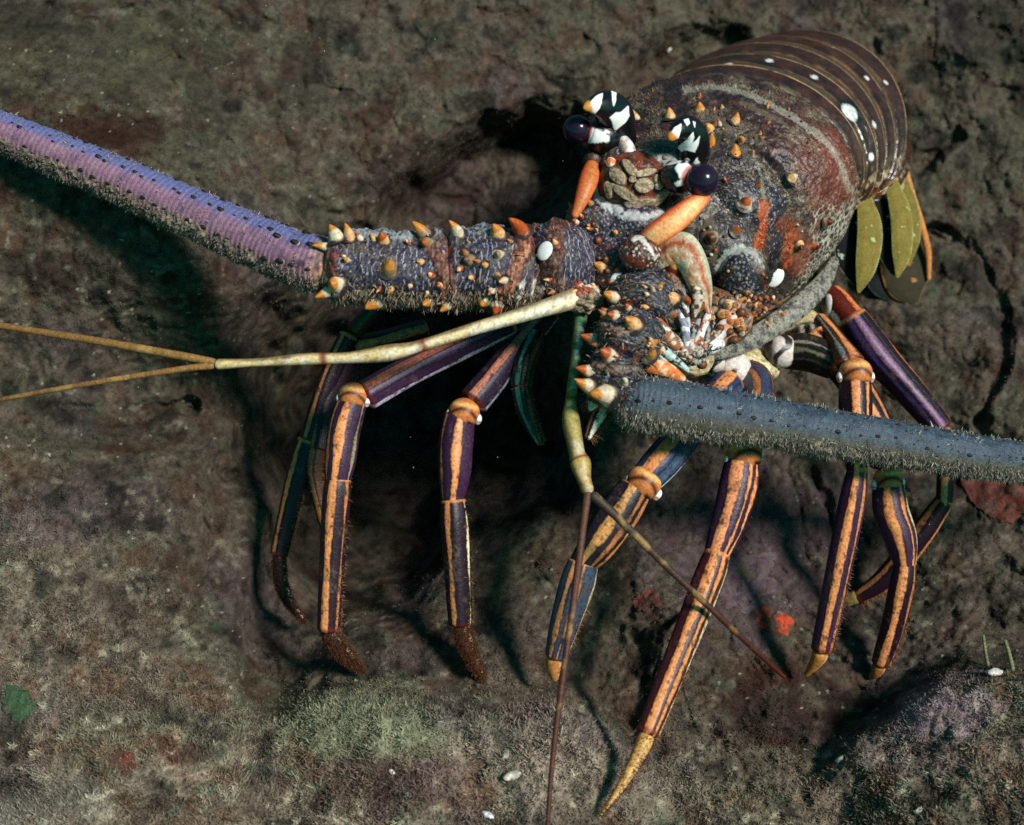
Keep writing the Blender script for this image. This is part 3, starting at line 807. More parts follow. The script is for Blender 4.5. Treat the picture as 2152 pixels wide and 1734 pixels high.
grid_fuzz('algae_fringe', P3R, None, a1 + 0.05, 12000, 5, 1.0, col(128, 120, 110), flagR, DOWN)
grid_fuzz('bristle', P3R, None, angsel(900, 72, 120, 90) * sm(.35, .5, noise(P3R.reshape(-1, 3) / 14, 561)).reshape(900, 72) + .001, 1100, 7, .9, col(150, 150, 140), flagR)
grid_fuzz('bristle', P3, None, angsel(900, 72, 60, 90) * sm(.4, .55, noise(P3.reshape(-1, 3) / 14, 561)).reshape(900, 72) + .001, 900, 5, .8, col(150, 130, 130), flagL)
for o_, g_, nfz in ((antL, pg, 1500), (antR, pgR, 1800)):
    Vs = np.concatenate([v.reshape(150, 150, 3) for v in g_.V], 0)
    dn = -(Vs - Vs.mean(1, keepdims=True))[..., 1]
    sel = sm(25, 60, dn) + 0.05
    grid_fuzz('algae_fringe', Vs, None, sel, nfz, 10, 1.7, col(140, 116, 98), o_, DOWN)

n = 9000
cX, cY = proj(carV)
w = sm(40, 130, np.minimum(np.hypot(cX - 1720, (cY - 540) * .7), np.hypot(cX - 1630, cY - 640))) * (1 - .9 * np.clip(carH, 0, 1)) * (carS < 352) * (carN[:, 2] > -0.2) * (0.2 + sm(-0.1, 0.4, fbm(carV / 45, 4, 211))) * (carT > -70) * (carS > -20) * (1 - 0.6 * ((carS > 170) & (carT < 60)))
w = w / w.sum(); i = rng.choice(len(carV), n, p=w)
carC[i] = carC[i]
fuzz('shell_fuzz', carV[i], carN[i], np.full(n, 7.0), 0.8, carC[i] * rng.uniform(.9, 2.2, (n, 1)) + 0.012, M_FUZZ, lobster)

# ---------------------------------------------------------------- antennules
def antennule(label, stalk, rads, joints, whips, cols):
    V, F, u, th = tube(stalk, rads, 220, 24)
    f = fbm(V / 9, 3, 561); C = np.tile(cols[0], (len(V), 1))
    # colour along
    us = np.linspace(0, 1, len(cols))
    for ch in range(3): C[:, ch] = np.interp(u, us, [c[ch] for c in cols])
    e = np.cos(np.radians(th))
    C = mixc(C, col(96, 76, 44), sm(0.2, 0.8, e + .6 * fbm(V / 50, 2, 563)) * 0.75)
    C = mixc(C, col(120, 88, 56), sm(0.5, .9, -e) * .6)
    C = mixc(C, WHITE, sm(.5, .95, np.sin(np.radians(th) - .5)) * .35 * sm(-.2, .3, fbm(V / 30, 2, 567))); C = mixc(C, col(126, 104, 84), sm(.28, .1, u) * sm(-.1, .3, fbm(V / 10, 3, 569)) * .7)  # whitish highlight painted along the stalk, then brownish growth near the root
    C = mixc(C, col(70, 40, 26), sm(0.1, 0.4, f) * 0.4)
    for j in joints:
        C = mixc(C, col(120, 44, 20), np.exp(-((u - j) / 0.008) ** 2) * 0.9)
    G = Geo().add(V, F, C)
    o = G.build('antennule', M_LEG, lobster); o["label"] = label
    for (pts, rr, c1, c2) in whips:
        V, F, u, th = tube(pts, rr, 260, 14, disp=lambda U_, T_: 0.018 * np.sin(U_ * 400))
        f = fbm(V / np.array((40, 40, 40)), 3, 571)
        C = c1 * (1 - u[:, None]) + c2 * u[:, None]
        C = mixc(C, col(190, 150, 90), sm(0.15, 0.4, f) * 0.5 * (1 - u))
        mk('whip', V, F, C * (1 + .4 * fbm(V / 5, 2, 573))[:, None], M_ANT, o)
    for q in joints:
        pass
    return o
YEL = col(222, 196, 150)
a = antennule("cream jointed antennule reaching left and forking in two", [(1310, 585, 20), (1215, 624, 160), (1120, 655, 200), (1000, 690, 212), (880, 728, 218), (815, 742, 220), (730, 752, 220), (640, 755, 218), (540, 762, 212), (450, 766, 205)],
          [16, 22, 17, 14, 13, 18, 12, 13, 9, 12], [0.55, 0.765], [
          ([(455, 762, 205), (380, 748, 200), (200, 716, 180), (0, 684, 160), (-250, 640, 130)], [8, 9, 8.5, 7, 6], col(136, 100, 54), col(112, 74, 36)),
          ([(452, 768, 205), (380, 776, 205), (200, 804, 195), (0, 840, 190), (-250, 890, 180)], [8, 7, 6, 5, 4.5], col(140, 100, 56), col(56, 24, 18))],
          [col(220, 200, 176), col(236, 218, 188), YEL, col(212, 184, 136), col(204, 178, 130), col(212, 184, 136)])
antennule("shaded olive antennule hanging down and forking in two", [(1222, 650, 130), (1212, 740, 175), (1200, 840, 215), (1200, 885, 232), (1212, 950, 260), (1220, 975, 270), (1228, 1010, 280), (1238, 1040, 290)],
          [15, 12, 12, 19, 17, 22, 15, 14], [0.50, 0.82], [
          ([(1236, 1030, 288), (1226, 1100, 310), (1214, 1200, 335), (1200, 1300, 355), (1182, 1430, 380), (1164, 1570, 400), (1153, 1700, 420), (1148, 1850, 440)], [9, 8, 8, 7, 7, 6, 5, 5], col(84, 48, 34), col(64, 20, 16)),
          ([(1240, 1036, 292), (1300, 1090, 285), (1400, 1190, 260), (1500, 1285, 215), (1580, 1360, 150), (1650, 1425, 70)], [11, 9, 7.5, 6.5, 6, 4], col(56, 44, 34), col(70, 24, 16))],
          [col(50, 120, 84), col(52, 120, 84), col(56, 110, 70), col(150, 140, 80), col(176, 150, 90), col(190, 150, 90)])  # upper greens paint the ambient light of the body's shade into the stalk

# ---------------------------------------------------------------- walking legs
def seg_color(V, u, th, stripes, base, ends=True, dim=1.0):
    f = fbm(V / 14, 3, 601); g = fbm(V / 5, 2, 603); l = fbm(V / np.array((30, 30, 30)), 3, 607)
    C = np.tile(base, (len(V), 1))
    for (c, w, k) in stripes:
        w = w * .78 if w > 12 else w
        d = np.abs((th - c - 3 * l + 180) % 360 - 180)
        C = mixc(C, base * .35, sm(w + 9, w + 3, d + 4 * f))
        wear = 1 - .75 * sm(.22, .45, fbm(V / 11, 4, 619)); C = mixc(C, k * (1 + .25 * f)[:, None], wear * sm(w + 2.5, w - 2.5, d + 4 * f + 3 * g + 3 * np.sin(u * 9 + c))); C = mixc(C, k * 1.25 + .03, sm(w * .45, 0, d + 5 * l) * .6)
    if ends:
        C = mixc(C, ORG, sm(0.05, 0.025, u) * 0.8)
        C = mixc(C, DRED, np.exp(-((u - 0.975) / 0.012) ** 2) * 0.8)
    C = mixc(C, col(84, 68, 56), sm(0.12, 0.4, l) * sm(-.2, .3, g) * 0.6); h5 = noise(V / 3.2, 613); C = mixc(C, col(24, 14, 20), sm(.3, .7, -h5) * .45)
    return C * dim * (1 + 0.28 * g)[:, None]

_u = ((112, 22, ORG), (52, 7, ORG * 0.8), (20, 5, ORG * 0.7), (185, 8, CREAM * 0.7))
ST_B = ((95, 26, ORG), (45, 8, ORG * 0.9), (22, 6, ORG * 0.8), (160, 5, PURP))
ST_M = ((80, 28, col(220, 130, 120)), (185, 16, col(196, 186, 206)))

def leg(label, segs, knee=None, foot=None, dim=1.0, fuzzfoot=None, knees=()):
    """segs: (pts, radii, stripes, base)"""
    G = Geo()
    for (pts, rad, stripes, base) in segs:
        V, F, u, th = tube(pts, [r * .88 for r in rad], 150, 96, flat=0.9, cap=0.35, disp=lambda U_, T_: 0.045 * np.cos(4 * T_ + .5) + .02 * np.sin(9 * U_))
        G.add(V, F, seg_color(V, u, th, stripes, base, dim=dim))
    for (x, y, zz, r, ang) in knees:
        # arched joint: an orange ball with a dark ring, white knuckles at both sides
        a = R(ang); ax = np.array([(math.cos(a), math.sin(a), 0), (-math.sin(a), math.cos(a), 0), (0, 0, 1.0)])
        V, F, n = ell((x, y, zz), (r * .84, r * .80, r * .86), ax, 50, 60)
        C = np.tile(col(190, 112, 62), (len(V), 1))
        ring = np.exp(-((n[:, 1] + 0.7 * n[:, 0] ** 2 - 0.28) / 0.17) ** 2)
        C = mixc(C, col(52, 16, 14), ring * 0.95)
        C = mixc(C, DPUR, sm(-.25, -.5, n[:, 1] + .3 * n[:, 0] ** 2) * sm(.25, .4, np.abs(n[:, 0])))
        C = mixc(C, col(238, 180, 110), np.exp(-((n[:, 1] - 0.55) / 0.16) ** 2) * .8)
        C *= dim * (1 + 0.3 * fbm(V / 6, 3, 611))[:, None]
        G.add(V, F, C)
        for sg in (-1, 1):
            q = (x + sg * math.cos(a) * r * 0.76, y - sg * math.sin(a) * r * 0.76 + r * .18, zz + 4)
            V, F, n = ell(q, (r * .20, r * .29, r * .26), ax, 18, 22)
            C = np.tile(WHITE, (len(V), 1)); C = mixc(C, col(170, 50, 20), np.exp(-((n[:, 1] + .45) / .25) ** 2) * 0.9)
            G.add(V, F, C * dim)
    o = G.build('leg', M_LEG, lobster); o["label"] = label
    for (pts, rad, stripes, base) in segs[-1:]:
        V, F, u, th = tube(pts, [r * .88 for r in rad], 150, 40, flat=.9, cap=.35)
        grid_fuzz('leg_hair', V.reshape(150, 40, 3), None, angsel(150, 40, 165, 50) * (.1 + sm(.3, 1, np.linspace(0, 1, 150)))[:, None] + .004, 260, 7, .7, col(120, 86, 60) * dim, o, np.array((0, -.6, 0)))
    if foot is not None:
        pts, rad, c = foot
        V, F, u, th = tube(pts, rad, 90, 30)
        C = np.tile(c, (len(V), 1)) * (1 + .5 * fbm(V / 6, 3, 617))[:, None]
        C = mixc(C, CREAM * 0.8, sm(0.86, 1, np.cos(np.radians(th - 150))) * sm(-.1, .2, fbm(V / 7, 2, 619)) * 0.8)
        d_ = mk('foot', V, F, C * dim, M_LEG, o)
        if fuzzfoot:
            P3_ = V.reshape(90, 30, 3)
            grid_fuzz('foot_bristles', P3_, None, np.ones((90, 30)), fuzzfoot[0] * 2, fuzzfoot[1] * 0.8, 0.7, col(84, 52, 36) * dim, o, np.array((0.5, -0.6, 0)))
    return o

# image left
leg("front leg at left with bright orange stripe and lavender thigh edge",
    [([(1080, 672, -60), (940, 740, -10), (850, 785, 30), (762, 835, 60)], [30, 34, 34, 36], ((60, 26, col(150, 84, 66)), (95, 14, col(74, 50, 84)), (172, 26, col(190, 174, 200))), PURP),
     ([(742, 838, 66), (724, 900, 75), (716, 960, 80), (708, 1018, 84)], [34, 38, 37, 28], ((82, 20, ORG), (30, 7, ORG * .6), (150, 5, CREAM * .3)), PURP),
     ([(712, 1000, 83), (708, 1040, 84), (700, 1150, 80), (690, 1330, 66)], [28, 32, 31, 26], ((72, 22, ORG), (142, 5, ORG * .6)), DPUR * 1.3)],
    knees=((742, 834, 66, 38, -8),),
    foot=([(690, 1320, 66), (715, 1365, 50), (765, 1412, 30)], [18, 19, 4], col(52, 26, 20)), fuzzfoot=(4000, 5))
leg("second leg from the left, orange striped with its knee in front of the dark crevice",
    [([(1160, 650, -90), (1080, 740, -50), (1040, 790, -20), (990, 850, 10)], [26, 32, 34, 36], ((70, 22, col(176, 108, 88)), (170, 24, col(150, 156, 170))), col(40, 28, 50)),
     ([(968, 862, 16), (958, 930, 26), (956, 990, 30), (950, 1058, 30)], [34, 40, 38, 24], ((95, 17, ORG), (30, 6, ORG * .7)), PURP),
     ([(952, 1045, 30), (956, 1100, 30), (962, 1200, 26), (968, 1318, 20)], [28, 33, 32, 27], ((60, 15, ORG * .9), (152, 4, CREAM)), DPUR)],
    knees=((975, 868, 18, 40, -12),),
    foot=([(968, 1310, 20), (985, 1370, 12), (1022, 1445, 0)], [17, 17, 4], col(84, 44, 26)), fuzzfoot=(3500, 5))
leg("slim dim leg furthest left, behind the striped front leg",
    [([(900, 560, -150), (800, 640, -120), (740, 700, -110)], [16, 18, 22], ((90, 30, col(40, 60, 30)),), col(20, 40, 26)),
     ([(735, 700, -110), (690, 800, -105), (650, 930, -105)], [22, 24, 24], ((60, 18, ORG * .7),), DPUR),
     ([(650, 920, -105), (620, 1020, -110), (585, 1170, -115)], [26, 26, 20], ((52, 20, ORG * .9),), DPUR)],
    foot=([(585, 1160, -115), (595, 1240, -120), (640, 1310, -130)], [14, 13, 4], col(50, 24, 18)), fuzzfoot=(1500, 5), dim=0.85)
leg("dark leg mostly hidden behind the striped front leg at left",
    [([(900, 690, -180), (790, 720, -150), (740, 730, -140)], [24, 26, 28], ((90, 30, ORG * .7),), DPUR),
     ([(735, 735, -135), (690, 830, -115), (668, 950, -100)], [28, 30, 26], ((60, 12, ORG * .5),), DPUR),
     ([(668, 935, -100), (662, 1000, -98), (690, 1120, -110)], [22, 20, 16], ((60, 30, ORG * .5),), BRN * .5)], dim=0.8)
# middle
leg("dim teal mouth leg hanging in the shade beside the crevice",
    [([(1130, 700, -60), (1105, 760, -20), (1095, 820, 0)], [24, 26, 24], ((60, 18, col(60, 120, 110)), (120, 16, col(90, 70, 40))), col(20, 30, 30)),
     ([(1095, 810, 0), (1108, 870, 10), (1135, 935, 10)], [24, 22, 8], ((60, 18, col(60, 120, 110)), (120, 16, col(90, 70, 40))), col(20, 30, 30))])
leg("striped white mouth leg tip below the right antenna base",
    [([(1290, 830, 150), (1262, 870, 170), (1235, 925, 180)], [24, 24, 10], ((100, 30, col(226, 214, 196)), (40, 16, col(150, 90, 50))), col(40, 30, 36))])
leg("middle leg with blue thigh reaching down behind the hanging antennule",
    [([(1540, 800, -60), (1460, 890, 40), (1400, 960, 100), (1355, 1010, 120)], [40, 40, 42, 38], ((60, 26, ORG), (130, 24, col(58, 72, 98)), (165, 5, col(190, 200, 210))), col(40, 48, 84)),
     ([(1340, 1020, 124), (1300, 1080, 130), (1260, 1140, 132), (1215, 1195, 130)], [38, 46, 42, 28], ((75, 20, col(200, 140, 80)), (125, 8, ORG * .5), (160, 10, ORG * .7)), col(40, 30, 44)),
     ([(1228, 1175, 131), (1212, 1230, 128), (1190, 1300, 118), (1166, 1385, 100)], [34, 40, 36, 24], ((55, 14, ORG), (95, 5, ORG * .6), (165, 8, CREAM * .6)), col(58, 66, 84))],
    knees=((1352, 1015, 122, 44, -30),),
    foot=([(1168, 1372, 100), (1164, 1400, 90), (1166, 1432, 75)], [19, 17, 6], col(180, 116, 66)))
leg("longest leg, reaching bottom centre with a bare yellow foot",
    [([(1560, 780, -110), (1590, 800, -70), (1590, 860, 0), (1568, 930, 76)], [30, 36, 38, 40], ((70, 14, ORG * .5), (150, 8, ORG * .25)), col(50, 56, 84)),
     ([(1562, 948, 92), (1552, 1020, 106), (1530, 1100, 120), (1502, 1175, 132)], [36, 44, 40, 27], ((66, 24, col(240, 148, 100)), (116, 5, ORG * .9), (146, 6, ORG)), PURP),
     ([(1510, 1155, 131), (1492, 1210, 145), (1430, 1370, 205), (1358, 1550, 275)], [28, 35, 33, 27], ((72, 21, ORG), (118, 13, ORG * .8), (152, 5, CREAM * .7)), col(70, 26, 36))],
    knees=((1564, 955, 94, 44, 12),),
    foot=([(1362, 1538, 272), (1345, 1580, 290), (1310, 1645, 318), (1262, 1715, 345)], [18, 16, 10, 2], col(196, 146, 82)), fuzzfoot=(500, 9))
# image right
leg("right leg passing behind the antenna, its round knee just above it",
    [([(1640, 738, -170), (1700, 742, -130), (1762, 768, -90)], [38, 44, 36], ((90, 8, col(96, 94, 76)), (120, 4, col(130, 126, 110)), (60, 6, col(70, 70, 58))), col(34, 30, 26)),
     ([(1722, 668, -190), (1752, 705, -120), (1790, 768, -20)], [16, 20, 34], ((110, 26, ORG * .9), (60, 10, WHITE * .5)), BRN * .7),
     ([(1797, 785, -6), (1798, 850, 10), (1800, 930, 20), (1800, 1000, 24)], [34, 38, 34, 20], ((80, 20, ORG), (130, 8, ORG * .9)), DPUR),
     ([(1804, 975, 24), (1790, 1060, 20), (1762, 1200, 0), (1726, 1372, -30)], [22, 30, 30, 25], ((76, 23, ORG), (135, 7, ORG * .7)), PURP)],
    knees=((1798, 785, -4, 42, 0),),
    foot=([(1728, 1365, -30), (1716, 1390, -42), (1692, 1420, -70)], [20, 14, 5], col(170, 110, 50)))
leg("right leg with its knee just under the antenna",
    [([(1700, 700, -160), (1790, 800, -120), (1845, 900, -90), (1862, 985, -70)], [34, 36, 36, 36], ((85, 24, ORG), (140, 10, ORG * .6)), DPUR),
     ([(1866, 1005, -66), (1872, 1070, -62), (1892, 1130, -62), (1904, 1196, -66)], [34, 40, 38, 22], ((70, 20, ORG), (128, 6, ORG * .8), (158, 6, CREAM * .7)), PURP),
     ([(1904, 1175, -66), (1896, 1230, -70), (1876, 1320, -90), (1850, 1400, -115)], [24, 29, 28, 22], ((72, 24, ORG), (140, 6, ORG * .6)), DPUR)],
    knees=((1866, 1010, -64, 38, 4),),
    foot=([(1850, 1392, -115), (1842, 1412, -125), (1828, 1425, -140)], [16, 12, 5], col(150, 96, 44)))
leg("rearmost right leg with a broad violet thigh, bent under at its end",
    [([(1738, 612, -240), (1765, 645, -215), (1800, 690, -190)], [26, 34, 34], ((150, 26, col(206, 110, 60)), (30, 16, WHITE * .8)), DRED * .8),
     ([(1785, 660, -178), (1840, 740, -168), (1910, 820, -160), (1982, 905, -155)], [34, 40, 36, 28], ((176, 20, col(206, 118, 66)), (128, 9, col(36, 20, 34)), (96, 20, col(104, 64, 104)), (60, 10, col(58, 40, 84))), DPUR),
     ([(1975, 900, -155), (1988, 950, -160), (1984, 1065, -175)], [24, 22, 18], ((70, 34, ORG * .95),), DPUR),
     ([(1990, 1045, -175), (1930, 1130, -200), (1862, 1215, -235), (1800, 1258, -262)], [22, 28, 26, 16], ((40, 20, ORG * .6), (150, 14, ORG * .8)), DPUR)],
    foot=([(1808, 1250, -258), (1780, 1262, -272), (1755, 1262, -290)], [16, 12, 5], col(130, 110, 60)), dim=0.95)

# ---------------------------------------------------------------- eyes, horns, face
def piece(name, V, F, C, mat, parent, label=None):
    o = mk(name, V, F, C, mat, parent)
    if label: o["label"] = label
    return o
def bw(V, blobs, base=BLK, var=0.04):
    C = np.tile(base, (len(V), 1))
    for (x, y, zz, r, rx, c) in blobs:
        q = P(x, y, zz); d = V - q
        dd = np.sqrt((d[:, 0] / (r * rx)) ** 2 + (d[:, 1] / r) ** 2 + (d[:, 2] / (r * 3)) ** 2) + 0.14 * fbm(V / 14, 2, 701)
        C = mixc(C, c, sm(1.04, 0.94, dd))
    return C
def inpoly(X_, Y_, poly, soft=1.1):
    p = np.array(poly, float); n = len(p); ins = np.zeros(len(X_), bool); dmin = np.full(len(X_), 1e9)
    for i in range(n):
        (x0, y0), (x1, y1) = p[i], p[(i + 1) % n]
        c = ((y0 > Y_) != (y1 > Y_)) & (X_ < (x1 - x0) * (Y_ - y0) / (y1 - y0 + 1e-9) + x0); ins ^= c
        t = np.clip(((X_ - x0) * (x1 - x0) + (Y_ - y0) * (y1 - y0)) / ((x1 - x0) ** 2 + (y1 - y0) ** 2 + 1e-9), 0, 1)
        dmin = np.minimum(dmin, np.hypot(X_ - x0 - t * (x1 - x0), Y_ - y0 - t * (y1 - y0)))
    return sm(-soft, soft, np.where(ins, dmin, -dmin) + .8)
HW = [[(1239, 217), (1252, 203), (1266, 196), (1266, 205), (1260, 227), (1251, 238), (1237, 236)], [(1285, 191), (1295, 196), (1294, 210), (1290, 222), (1287, 203)],
      [(1293, 238), (1306, 236), (1320, 223), (1323, 243), (1314, 257), (1293, 274), (1288, 259), (1281, 248)], [(1237, 282), (1246, 268), (1267, 278), (1280, 289), (1280, 298), (1237, 300)], [(1221, 255), (1227, 257), (1230, 271), (1224, 268)],
      [(1407, 285), (1418, 268), (1432, 260), (1430, 275), (1422, 299), (1407, 303)], [(1438, 252), (1446, 250), (1449, 259), (1444, 264)], [(1457, 255), (1461, 257), (1460, 267)],
      [(1423, 311), (1444, 294), (1457, 278), (1458, 289), (1454, 303), (1465, 294), (1471, 286), (1467, 303), (1459, 320), (1444, 315), (1432, 318)],
      [(1390, 343), (1411, 327), (1430, 334), (1430, 341), (1402, 347)], [(1458, 343), (1465, 332), (1470, 341), (1467, 347)], [(1440, 334), (1446, 332), (1449, 337), (1443, 340)],
      [(1419, 352), (1425, 344), (1444, 343), (1454, 352), (1442, 366), (1432, 376), (1425, 366)], [(1453, 361), (1469, 356), (1467, 363), (1454, 366)], [(1418, 385), (1432, 378), (1436, 389), (1421, 392)]]
def patched(V, th):
    X_, Y_ = proj(V); nz = 1.6 * fbm(V / 9, 2, 705)
    C = np.tile(BLK, (len(V), 1)); fr = (np.sin(np.radians(th)) > -.25)
    for p in HW: C = mixc(C, WHITE, inpoly(X_ + nz, Y_ - nz, p) * fr)
    return C
# image-left eye and horn
def eye(x, y, zz, r, stalk, sr, blobs, label, redx):
    V, F, n = ell((x, y, zz), (r, r, r), None, 40, 56)
    C = np.tile(col(30, 18, 38), (len(V), 1))
    o = piece('eye', V, F, C, M_EYE, lobster, label)
    V, F, u, th = tube(stalk, sr, 90, 60)
    C = patched(V, th)
    C = mixc(C, col(190, 50, 20), sm(0.84, 0.9, u) * sm(.99, .95, C.max(1) / .9) * 0.85)
    piece('eye_stalk', V, F, C, M_HORN, o)
    return o
eye(1213, 272, 100, 29, [(1300, 300, 62), (1268, 288, 85), (1238, 278, 95), (1226, 276, 99)], [40, 38, 33, 30],
    [(1258, 286, 115, 16, 1.5, WHITE), (1272, 292, 110, 12, 1.3, WHITE), (1228, 262, 130, 9, .4, WHITE), (1240, 322, 110, 9, 1.6, col(150, 140, 120))], "dark round eye at left beside black and white horn", 1)
eye(1475, 379, 195, 33, [(1395, 376, 130), (1425, 372, 160), (1448, 374, 182), (1458, 376, 188)], [30, 34, 36, 35],
    [(1434, 358, 190, 19, .9, WHITE), (1464, 352, 215, 7, 1.6, WHITE), (1428, 386, 180, 7, 1.6, WHITE), (1404, 388, 150, 10, 1.2, col(190, 170, 130))], "large glossy dark eye at right", 1)
def horn(pts, rad, blobs, label):
    V, F, u, th = tube(pts, rad, 160, 90, flat=0.8)
    C = patched(V, th)
    C = mixc(C, TIP, sm(0.90, 0.94, u))
    return piece('horn', V, F, C, M_HORN, lobster, label)
horn([(1306, 325, 40), (1300, 280, 75), (1288, 240, 105), (1268, 224, 135), (1244, 223, 160), (1226, 228, 172)], [30, 38, 42, 34, 18, 5],
     [(1306, 260, 115, 25, .72, WHITE), (1298, 284, 110, 12, .8, WHITE), (1248, 226, 150, 22, .62, WHITE), (1258, 208, 150, 12, .6, WHITE), (1290, 204, 130, 18, .28, WHITE), (1322, 246, 90, 16, .3, WHITE)],
     "left of the two black and white horns over the eyes")
horn([(1452, 355, 110), (1458, 325, 125), (1456, 290, 148), (1442, 270, 170), (1422, 276, 190), (1406, 294, 200)], [32, 34, 33, 28, 18, 7],
     [(1446, 306, 170, 18, 1.0, WHITE), (1426, 278, 195, 18, .5, WHITE), (1443, 258, 185, 9, .6, WHITE), (1460, 258, 165, 9, .3, WHITE), (1468, 292, 160, 18, .35, WHITE), (1408, 330, 150, 12, 1.6, WHITE), (1464, 340, 150, 9, .8, WHITE)],
     "right of the two black and white horns over the eyes")

F_ = Geo()
def ft(pts, rad, c, c2=None, nu=50, nv=30, flat=1.0, m=0.25, sc=14, hi=None):
    V, F, u, th = tube(pts, rad, nu, nv, flat=flat)
    f = fbm(V / sc, 3, 721)
    C = np.tile(c, (len(V), 1))
    if c2 is not None: C = mixc(C, c2, sm(0, m, f))
    if hi is not None: C = mixc(C, hi, sm(0.5, 0.95, np.sin(np.radians(th))) * 0.6)
    C *= (1 + 0.3 * fbm(V / 5, 2, 723))[:, None]
    F_.add(V, F, C)
# bright orange spines of the face
for pts, rad, c, c2, lb in (([(1246, 330, 70), (1240, 368, 110), (1226, 410, 130), (1206, 458, 140)], [8, 20, 17, 7], ORG2 * .75, col(190, 110, 60), "left of the two smooth orange face spines"),
                        ([(1490, 412, 180), (1462, 428, 196), (1420, 462, 206), (1372, 496, 196), (1330, 525, 150)], [9, 20, 26, 24, 16], ORG2, col(250, 180, 120), "right of the two smooth orange face spines")):
    V, F, u, th = tube(pts, rad, 120, 60, flat=.8, cap=.7)
    C = mixc(np.tile(c, (len(V), 1)), c2, sm(0.3, 0.95, np.sin(np.radians(th)))) * (1 + .2 * fbm(V / 8, 3, 731))[:, None]  # highlight painted in: the lens-facing side gets the lighter colour
    C = mixc(C, col(214, 50, 14), np.clip(sm(0.25, 0.0, u) + sm(.2, .9, np.cos(np.radians(th))), 0, 1) * 0.8)
    C = mixc(C, col(150, 80, 40), sm(0.05, .35, fbm(V / 9, 3, 733)) * .25)
    piece('face_spine', V, F, C, M_LEG, lobster, lb)
GRN = col(186, 182, 150)
# folded plate between the eyes: cream cells with dark red seams on one dome
V, F, n = ell((1332, 386, 100), (74, 66, 56), None, 200, 240)
X_, Y_ = proj(V); m_ = np.zeros(len(V)); w_n = 1.8 * fbm(V / 14, 3, 741)
for (x, y, rx, ry, an) in ((1300, 372, 21, 12, -50), (1324, 356, 22, 9, -50), (1352, 390, 19, 14, 5), (1354, 365, 24, 7, 12), (1312, 404, 34, 8, -32), (1350, 424, 40, 8, 4), (1388, 408, 22, 7, 45), (1282, 398, 8, 16, 10), (1330, 378, 8, 6, 0), (1378, 378, 7, 10, 0)):
    ca, sa = math.cos(R(an)), math.sin(R(an)); dx, dy = X_ - x + w_n, -(Y_ - y)
    dd = np.sqrt(((dx * ca + dy * sa) / (rx * 1.02)) ** 2 + ((-dx * sa + dy * ca) / (ry * 1.12)) ** 2) + .05 * fbm(V / 9, 3, 744)
    m_ = np.maximum(m_, sm(1.12, 0.86, dd) * (n[:, 2] > 0))
V = V + n * (8 * m_)[:, None] + n * (2.5 * fbm(V / 8, 3, 743))[:, None]
C = np.tile(col(72, 34, 26), (len(V), 1)); C = mixc(C, col(120, 56, 34), sm(0, .3, fbm(V / 16, 3, 745)) * .8)
C = mixc(C, col(158, 138, 112), m_ * .9); C = mixc(C, col(110, 80, 60), sm(0.05, .35, fbm(V / 7, 3, 747)) * .6)
F_.add(V, F, C * (1 + .35 * noise(V / 3, 749))[:, None])
ft([(1306, 288, 90), (1318, 312, 105), (1332, 338, 118)], [11, 16, 11], col(226, 218, 220), col(190, 160, 150))
ft([(1282, 334, 120), (1286, 350, 135)], [11, 10], WHITE, col(230, 120, 60))
ft([(1384, 372, 140), (1384, 398, 150)], [10, 9], WHITE, col(230, 140, 80))
ft([(1246, 330, 70), (1244, 350, 90)], [26, 18], col(70, 50, 44), col(40, 26, 26))
ft([(1350, 318, 90), (1380, 330, 105), (1408, 340, 120)], [8, 12, 14], col(150, 140, 130), col(70, 60, 56))
# pale curved scale with orange marbling beside the mouth
def sheet(outer, inner, z0, bulge, cf, nu=150, nv=70):
    o_ = catmull(np.array([(x, y, 0) for x, y in outer], float), nu); i_ = catmull(np.array([(x, y, 0) for x, y in inner], float), nu)
    v = np.linspace(0, 1, nv)[None, :, None]
    Q = o_[:, None] * (1 - v) + i_[:, None] * v
    T, W = np.meshgrid(np.linspace(0, 1, nu), np.linspace(0, 1, nv), indexing='ij')
    Z = z0(T) + bulge * np.sqrt(np.clip(np.sin(np.pi * np.clip(W, 0.0, 1)), 0, 1)) * np.sqrt(np.clip(np.sin(np.pi * np.clip(T, .02, .98)), 0, 1))
    V = unproj(Q[..., 0].ravel(), Q[..., 1].ravel(), Z.ravel())
    V += np.array((0, 0, 1)) * (3 * fbm(V / 14, 3, 761))[:, None]
    F_.add(V, quads_grid(nu, nv, close_v=False), cf(V, T.ravel(), W.ravel()))
def crescent(V, t, w):
    f = fbm(V / 22, 4, 763); g = fbm(V / 7, 3, 765)
    C = np.tile(col(188, 172, 148), (len(V), 1))
    C = mixc(C, col(160, 70, 34), np.exp(-((w - 0.30 - .12 * f) / 0.12) ** 2) * 0.95)
    C = mixc(C, col(186, 120, 70), sm(0.4, 0.7, w) * sm(-.1, .2, f) * 0.8)
    C = mixc(C, col(170, 180, 160), sm(0.12, 0.02, w) * 0.8)
    C = mixc(C, col(60, 34, 26), sm(0.94, 1.0, w) * .8)
    return C * (1 + .3 * g)[:, None]
sheet([(1372, 532), (1400, 500), (1432, 487), (1462, 500), (1486, 545), (1497, 600), (1494, 660)], [(1380, 575), (1402, 562), (1424, 566), (1438, 590), (1452, 620), (1472, 645), (1490, 668)], lambda T: 176 + 22 * np.sin(np.pi * T), 26, crescent)
